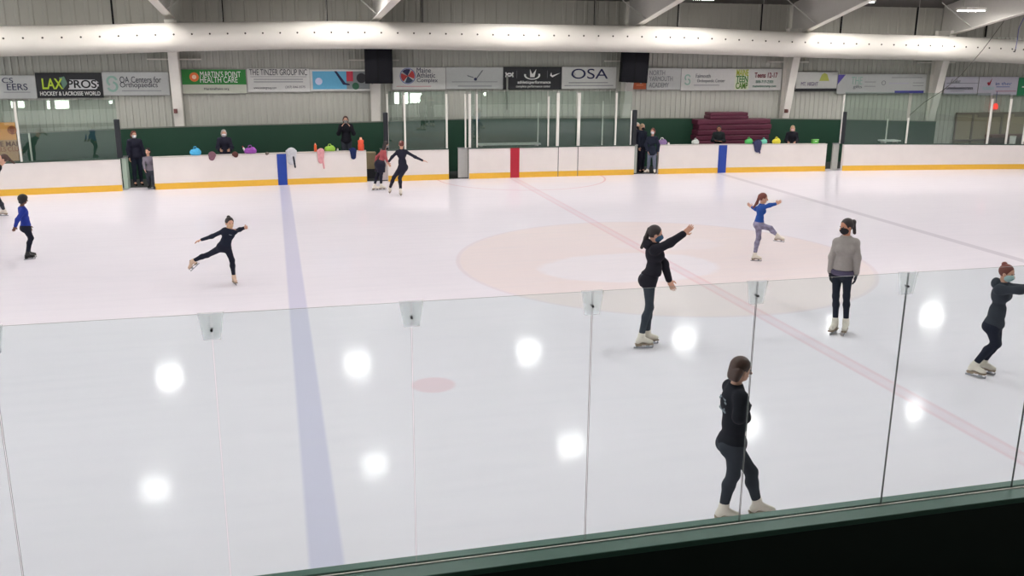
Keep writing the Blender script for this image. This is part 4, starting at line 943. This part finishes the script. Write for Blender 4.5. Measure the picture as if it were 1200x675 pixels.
# 6 spiral child
person('child in black spreading both arms with one leg stretched behind, left of centre ice', gp(275, 333), 1.38,
       dict(hscale=1.12, head=(269, 261.5), neck=(268, 269), chest=(267.5, 275), waist=(264.5, 284), hip=(262.5, 289), shR=(263, 270, 0.0), shL=(275, 271.5, .0), elR=(248.5, 277, .05), wrR=(236, 281, .05), tipR=(228.5, 283.5, .05), elL=(281, 269, .15), wrL=(286.5, 267, .05), tipL=(291, 266, -.05),
            hpR=(260, 290, .0), hpL=(266.5, 291, .0), knR=(243, 299, .25), footR=('F', 224.5, 306.5, .3, (-.7, .1, -.65)), knL=(272, 305, -.03), footL=('G', 275.5, 333.5, (.25, -1))),
       (.35, -.9, -.3), (.3, -1), (C_navy, .010, 0), (C_navyl, .004, .95), (H_dark, 'bun'), mask=C_mtan, skates=(M_boottan, 'tan'), extras=(chestmark, socks(mat('cuff_brown', (110, 92, 84)), .9)), hemdrop=.05, bust=0)
# 7 blue kid left
person('small child in royal blue jacket with large dark hair and black skates at far left', gp(35, 303.5), 1.36,
       dict(head=(27.5, 234), neck=(25.5, 243), chest=(27.5, 250), waist=(29.5, 260), hip=(30, 266), elR=(20.5, 257.5, -.14), wrR=(18, 265, -.12), tipR=(15, 273, -.1), elL=(31, 255, .15), wrL=(34.5, 264, .12), tipL=(36, 270, .1),
            knR=(36.5, 279, -.03), knL=(36, 279, .08), footR=('G', 35.5, 304, (1, .1)), footL=('G', 37, 302, (1, .2))),
       (.9, .4, 0), (1, .2), (C_blue2, .018, 0), (C_navyl, .006, .99), (H_black, 'afro'), skates=(M_bootblack, 'black'), hemdrop=.05, bust=0, skin=mat('skin_brown', (112, 76, 58), .55))
# 8 left edge skater, mostly outside the frame
person('skater cut off by the left edge, dark clothes and brown hair blowing back', gp(-4, 256), 1.66,
       dict(hscale=1.1, head=(4, 186.5), neck=(-1, 194), chest=(-6, 203), waist=(-8, 214), hip=(-8, 220), elR=(-16, 207, -.15), elL=(-12, 208, .15), knR=(-9, 237, -.05), knL=(-1, 236, .06), footR=('G', -12, 257, (-1, 0)), footL=('G', 3, 253, (-.9, .3)), pony=[(11, 187, 0), (16.5, 191, 0)]),
       (-1, 0, -.1), (-1, 0), (C_black, .014, 0), (C_black2, .005, .95), (H_brown, 'flypony'), fine=False, skates=(M_boot, 'white'))
# 9, 10 pair
person('skater in black seen from behind with both arms held out by the far boards', gp(464, 228), 1.64,
       dict(head=(470.5, 169.5), neck=(470.5, 175.5), chest=(470.8, 181.5), waist=(471.5, 190), hip=(472.3, 195.5), shR=(476, 178), shL=(465.8, 178), elL=(459.5, 184), wrL=(455.5, 189.5), tipL=(453, 193.5), elR=(486.5, 184), wrR=(495.5, 188.2), tipR=(500.5, 189.4),
            hpL=(469.5, 197), hpR=(474, 197.5), knL=(461.5, 208, .0), knR=(468.5, 208.5, -.05), footL=('G', 457, 226.5, (.1, 1)), footR=('G', 469.5, 229.3, (-.1, 1))),
       (.1, 1, 0), (.1, 1), (C_black3, .008, 0), (C_black3, .004, .98), (H_red, 'lowbun'), mask=C_mgrey, fine=False, skates=(M_boot, 'white'), hemdrop=.05)
person('long-haired skater in dark skirt and pink top beside the skater in black by the boards', gp(444, 222), 1.5,
       dict(head=(452.5, 169.5), neck=(450, 176), chest=(448.5, 181), waist=(447, 188), hip=(446, 192), elR=(452, 185, -.1), wrR=(455, 191, -.1), tipR=(457.5, 195, -.1), elL=(441.5, 184, .1), wrL=(440, 190, .1), tipL=(440, 194, .1), knR=(447, 203), knL=(443, 204), footR=('G', 448.5, 222.5, (1, .2)), footL=('G', 440.5, 223, (1, .2)), topname='top'),
       (1, .2, 0), (1, .2), (C_pink, .012, 0), (C_black3, .004, .98), (H_dark, 'long'), mask=C_mgrey, fine=False, skates=(M_boot, 'white'), extras=(shorts(C_black3, .30, 'skirt', .075),), hemdrop=0)
# people at the doorways
def stander(label, u, v_head, Y, st, top, bot, hair, face=(0, -1, -.05), z0=0., mask=None, arms=None, skates=(None, None), X=None, group=None, dx=0, extras=(), hemdrop=.1, bust=0, skin=None, J2=None):
    p = on_y(u, v_head, Y); P = (p[0], Y); s = st/1.7
    r, n = None, None
    def px(z, off=0., d=0.):            # project a point of the standing figure back to pixels
        nn = np.array((P[0]-CAM[0], P[1]-CAM[1], 0)); nn /= np.linalg.norm(nn); rr = np.array((nn[1], -nn[0], 0))
        w = np.array((P[0], P[1], z))+rr*off-CAM; dep = w @ FW; return (600+FPX*(w @ RT)/dep, 337.5-FPX*(w @ UP)/dep)
    b = z0+(.07*s if skates[0] is not None else 0)
    H = b+1.59*s; J = dict(head=px(H, dx), neck=px(b+1.45*s, dx*.8), hip=px(b+.93*s), waist=px(b+1.08*s), chest=px(b+1.28*s, dx*.5))
    fx = unit(np.array((face[0], face[1], 0)))
    for S, sg in (('R', 1), ('L', -1)):
        lx, ld = fx[1]*sg, -fx[0]*sg
        a = (arms or 'down')
        off = lambda k: lx*k*s
        J['sh'+S] = px(b+1.385*s, off(.155)+dx*.8)+(ld*.155*s,)
        if a == 'down': el_, wr_, tp_ = (1.13, .22, .0), (.9, .23, .06), (.74, .22, .08)
        elif a == 'folded': el_, wr_, tp_ = (1.13, .22, .04), (1.12, .02, .26), (1.12, -.13, .26)
        elif a == 'rest': el_, wr_, tp_ = (1.13, .22, .08), (1.04, .16, .3), (1.03, .10, .42)
        else: el_, wr_, tp_ = (1.15, .24, .1), (1.36, .14, .28), (1.46, .08, .26)
        for nm, (z, o_, f) in (('el', el_), ('wr', wr_), ('tip', tp_)):
            J[nm+S] = px(b+z*s, lx*o_*s+fx[0]*f*s)+(ld*o_*s+fx[1]*f*s,)
    if J2: J.update(J2)
    return person(label, P, st, J, face, (fx[0], fx[1]), top, bot, hair, fine=False, mask=mask, skates=skates, extras=extras, hemdrop=hemdrop, bust=bust, skin=skin, group=group)
def raise_floor(o, dz): o.location.z += dz
stander('adult in long dark coat with auburn hair and white mask in the left doorway', 157.5, 165.5, 13.5, 1.7, (C_black3, .03, 0), (C_navy, .01, 1), (H_red, 'bob'), mask=C_mwhite, face=(.3, -1, -.1))
person('child in mauve-grey jacket and dark trousers leaning at the left doorway', gp(178, 222), 1.32,
       dict(hscale=1.12, head=(173, 177.5), neck=(173.5, 184), chest=(174.5, 189), waist=(175.5, 197), hip=(175.5, 201.5), elR=(168.5, 191.5, -.05), wrR=(169.5, 198, -.1), tipR=(170.5, 202, -.12), elL=(181, 191.5), wrL=(180.5, 198), tipL=(180, 202), footR=('G', 175, 221.5, (-.4, -1)), footL=('G', 181, 222.5, (.2, -1))),
       (-.4, -.8, -.5), (0, -1), (C_greyj, .022, 0), (C_black2, .014, 1), (H_dark, 'bob'), fine=False, skates=(M_bootblack, 'black'), bust=0)
stander('grey-haired person with white mask leaning on the bench board near the blue bag', 262.3, 158, 13.65, 1.69, (C_black3, .03, 0), (C_black2, .01, 1), (H_grey, 'bob'), mask=C_mwhite, arms='rest')
# bench and the tall figure standing on it
bq = on_y(405, 140.5, 13.7); BZ = bq[2]-1.59*1.75/1.7
tb = thing('team_bench', (on_y(340, 180, 13.7)[0], 13.72, 0), 'long low wooden bench behind the players bench board, mostly hidden', 'bench')
x0, x1 = on_y(300, 178, 13.7)[0]-tb.location.x, on_y(424, 178, 13.7)[0]-tb.location.x
MB().box(x0, x1, -.2, .2, BZ-.05, BZ-.002).build('seat', mat('bench_wood', (140, 112, 80)), tb)
for x in (x0+.3, (x0+x1)/2, x1-.3): MB().box(x-.03, x+.03, -.15, .15, 0, BZ-.05).build('leg', M_steelgrey, tb)
stander('adult in black coat standing tall behind the board beside the green basket, hands near face', 405, 140.5, 13.7, 1.75, (C_black, .03, 0), (C_black2, .01, 1), (H_brown, 'bob'), arms='up', z0=BZ, mask=C_mgrey, J2=dict(bz=BZ))
stander('adult with grey-blond hair and dark coat, back left of the doorway group', 747, 148.5, 13.95, 1.72, (C_black3, .03, 0), (C_black, .012, 1), (H_grey, 'bob'), face=(.5, -1, 0), mask=C_mblack)
stander('adult with blond hair in navy coat and dark trousers in the doorway', 753, 147, 13.45, 1.72, (C_navy, .03, 0), (C_black3, .015, 1), (H_blond, 'bob'), face=(.8, -.6, -.1), mask=C_mblack)
person('coach on skates in navy jacket and grey trousers with white mask at the doorway', gp(762, 204), 1.55,
       dict(head=(765, 154), neck=(764.5, 160.5), chest=(764, 166), waist=(764, 175), hip=(764, 179), elR=(757, 170, -.02), wrR=(759, 177, -.1), tipR=(760.5, 181, -.12), elL=(771.5, 170), wrL=(771, 177), tipL=(770.5, 181.5), footR=('G', 757.5, 203.5, (-.8, -.6)), footL=('G', 767, 204, (.1, -1))),
       (-.3, -1, -.2), (0, -1), (C_navy, .032, 0), (C_jean, .012, 1), (H_red, 'bob'), mask=C_mwhite, fine=False, skates=(M_boot, 'white'), bust=0, hemdrop=.1)
stander('person in black hooded coat behind the bench board in front of the maroon mats', 842.5, 153, 13.45, 1.62, (mat('coat_green_black', (30, 36, 38), .85, .2), .03, 0), (C_black2, .01, 1), (H_dark, 'bob'), arms='folded', skin=M_skin_tan)
stander('fair-haired person with pink mask leaning on the bench board right of the yellow bag', 928.5, 155.5, 13.25, 1.6, (C_black, .03, 0), (C_black2, .01, 1), (H_blond, 'long'), mask=C_mpink, arms='rest')

# ------------------------------------------------------------------ things lying on the bench boards
def ledge_pt(u, v=180):
    p = on_board(u, v); x = p[0]; return np.array((x, yb(x)+.07, hb(x)))
def bag(u, w, h, rgb, label, knot=True, name='bag', accent=None):
    b = ledge_pt(u); t = thing(name, b, label, 'bag', None); px = 1/FPX*31.5; W, Hh = w*px/2, h*px
    q = [rc((-W*.6, 0, Hh*.32), (W*.6, 0, Hh*.32), Hh*.34, Hh*.34), rc((-W*.5, 0, Hh*.3), (W*.45, 0, Hh*.55), Hh*.3, Hh*.26), el((0, 0, Hh*.12), (W*.9, .07, Hh*.14))]
    c = mat('bag_%d_%d_%d' % rgb, rgb, .6, var=.2, scale=14, bump=.5)
    blob('bag_body', [nets([(q, [((0, 0, .002), (0, 0, -1))])], .012, .03)], c, t)
    mb = MB()
    if knot: mb.tube([(-W*.45, 0, Hh*.6), (-W*.2, -.01, Hh*.98), (W*.15, 0, Hh*.98), (W*.4, 0, Hh*.6)], .013, 7); mb.build('handle', accent or c, t)
    return t
bag(229, 9, 9.5, (70, 168, 214), 'pale blue bag lying on the bench board at left')
bag(293.5, 12, 9, (150, 74, 168), 'purple bag with white bottle on the bench board')
b = ledge_pt(286); t = thing('water_bottle', b, 'small white bottle leaning against the purple bag', 'bottle'); MB().tube([(.06, 0, .02), (0, 0, .17), (-.02, 0, .2)], [.03, .03, .015], 10).build('bottle_body', M_white, t, smooth=True); MB().tube([(-.02, 0, .2), (-.035, 0, .24)], .018, 8).build('cap', M_red, t)
bag(387, 11, 8, (150, 196, 66), 'lime green basket bag left of the tall adult in black', accent=mat('lime_handle', (176, 214, 90)))
bag(776, 12, 8.5, (140, 112, 160), 'purple and white bag on the board right of the doorway group', accent=M_white)
bag(815, 8, 7.5, (196, 202, 196), 'small whitish bag on the board left of the right blue stripe')
bag(877.5, 8.5, 8.5, (76, 176, 92), 'bright green bag left of the hanging navy jacket')
bag(894.8, 8, 7.5, (110, 196, 172), 'pale teal bag right of the hanging navy jacket')
bag(909.8, 9, 8.5, (222, 212, 60), 'yellow bag on the bench board')
b = ledge_pt(955); t = thing('storage_box', b, 'green box on the bench board left of the rightmost doorway', 'box'); MB().box(-.12, .12, -.06, .06, 0, .13).build('box_body', mat('box_green', (96, 178, 76)), t, bevel=.01); MB().box(-.125, .125, -.065, .065, .13, .155).build('lid', mat('box_green_lid', (120, 196, 96)), t, bevel=.005); MB().box(-.04, .04, -.075, -.065, .08, .1).build('latch', M_white, t)
def bottle(u, h, rgb, label, r=.045):
    b = ledge_pt(u); t = thing('sport_bottle', b, label, 'bottle'); c = mat('bottle_%d_%d_%d' % rgb, rgb, .4)
    MB().tube([(0, 0, 0), (0, 0, h*.45), (0, 0, h*.5), (0, 0, h*.75), (0, 0, h*.82)], [r, r, r*.85, r, r*.7], 14).build('bottle_body', c, t, smooth=True); MB().tube([(0, 0, h*.82), (0, 0, h)], [r*.5, r*.35], 10).build('cap', mat('bottle_cap', (236, 170, 140)), t)
bottle(370, .27, (222, 96, 48), 'orange sport bottle beside the hanging pink towel')
bottle(423.5, .42, (226, 78, 42), 'tall orange-red bottle at the right end of the bench board', .1)
bottle(396, .09, (206, 210, 206), 'tiny white cup between the green basket and the adult in black', .03)
bottle(784, .08, (222, 214, 216), 'tiny white cup right of the purple and white bag', .04)
def drape(u, w, drop, rgb, label, name, seed, sleeves=True, hump=.05, cat='clothing', second=None):
    b = ledge_pt(u); t = thing(name, b, label, cat, None); px = 31.5/FPX; W = w*px/2; D = drop*px; rnd = random.Random(seed); y0 = -.115
    q = [rc((-W*.7, -.02, hump*.5), (W*.7, 0, hump*.45), hump*.7, hump*.6), rc((-W*.5, -.1, .0), (W*.5, -.1, .0), .035, .035)]
    q.append(rc((0, y0, 0), (rnd.uniform(-.02, .02), y0, -D*.55), W*.9, W*.7, (0, 1, 0), min(1, .035/W)))
    c = mat('cloth_%d_%d_%d' % rgb, rgb, .85, .2, var=.2, scale=12, bump=.4)
    blob('cloth_body', [nets([(q, [])], .012, .025)], c, t)
    if sleeves:
        c2 = second or c; x = W*.3
        blob('sleeve', [nets([([rc((x, y0-.005, -D*.3), (x+.04, y0-.01, -D), .035, .028)], [])], .01)], c2, t)
    return t
drape(248.5, 9, 5, (128, 92, 104), 'small mauve glove lying over the bench board right of the blue bag', 'glove', 1, False, .04)
drape(275.5, 7, 2, (96, 60, 56), 'small rust cloth on the bench board behind the purple bag', 'cloth', 2, False, .035)
drape(341.5, 13, 16, (206, 206, 210), 'white cloth with dark sleeve hanging over the board right of the blue stripe', 'jacket', 3, True, .07, second=C_black2)
drape(376, 9, 18, (222, 160, 164), 'pink towel hanging over the bench board below the orange bottle', 'towel', 4, True, .05, cat='towel')
drape(413.8, 8.5, 12, (32, 44, 88), 'dark blue cloth hanging at the right end of the bench board', 'jacket', 5, False, .06)
drape(886.5, 13, 11, (62, 64, 96), 'navy jacket hanging over the board between green and teal bags', 'jacket', 6, True, .07)
drape(313, 3.5, 1.5, (120, 112, 104), 'tiny grey puck-like cloth on the board left of the blue stripe', 'cloth', 7, False, .02)
# tan crate in the doorway behind the pair
b = on_y(436.5, 188, 13.6); t = thing('equipment_crate', (b[0], 13.75, 0), 'tan crate standing in the doorway behind the pair of skaters', 'crate'); z1, z0 = on_y(436, 180, 13.6)[2], on_y(436, 198, 13.6)[2]
MB().box(-.28, .12, -.14, .2, z0, z1).build('crate_box', mat('crate_tan', (150, 136, 104), var=.12), t); MB().box(-.26, .1, -.12, .18, 0, z0).build('crate_stand', M_darkpad, t); MB().box(-.29, .13, -.15, .21, z1, z1+.03).build('lid', mat('crate_lid', (166, 152, 120)), t)


# ------------------------------------------------------------------ fit the lettering
bpy.context.view_layer.update()
dg = bpy.context.evaluated_depsgraph_get()
for o, w, h in TEXTS:
    d = o.dimensions
    sx, sy = (w/d.x, h/d.y) if d.x > 0 and d.y > 0 else (1, 1)
    me = bpy.data.meshes.new_from_object(o.evaluated_get(dg)); me.transform(Matrix.Diagonal((sx, sy, 1, 1)))
    q = bpy.data.objects.new('lettering', me); COL.objects.link(q); q.parent = o.parent; q.location = o.location; q.rotation_euler = o.rotation_euler; q.name = 'lettering'
    nm = o.name; bpy.data.objects.remove(o)

# ------------------------------------------------------------------ light and view
wd = bpy.data.worlds.new('world'); scene.world = wd; wd.use_nodes = True
bg = wd.node_tree.nodes['Background']; bg.inputs[0].default_value = (.96, .98, .99, 1); bg.inputs[1].default_value = 1.0
scene.view_settings.view_transform = 'Standard'; scene.view_settings.look = 'None'; scene.view_settings.gamma = 1; scene.view_settings.use_curve_mapping = False
scene.view_settings.exposure = 1.06
scene.cycles.use_denoising = True
scene.cycles.max_bounces = 8; scene.cycles.transparent_max_bounces = 12; scene.cycles.caustics_reflective = False; scene.cycles.caustics_refractive = False
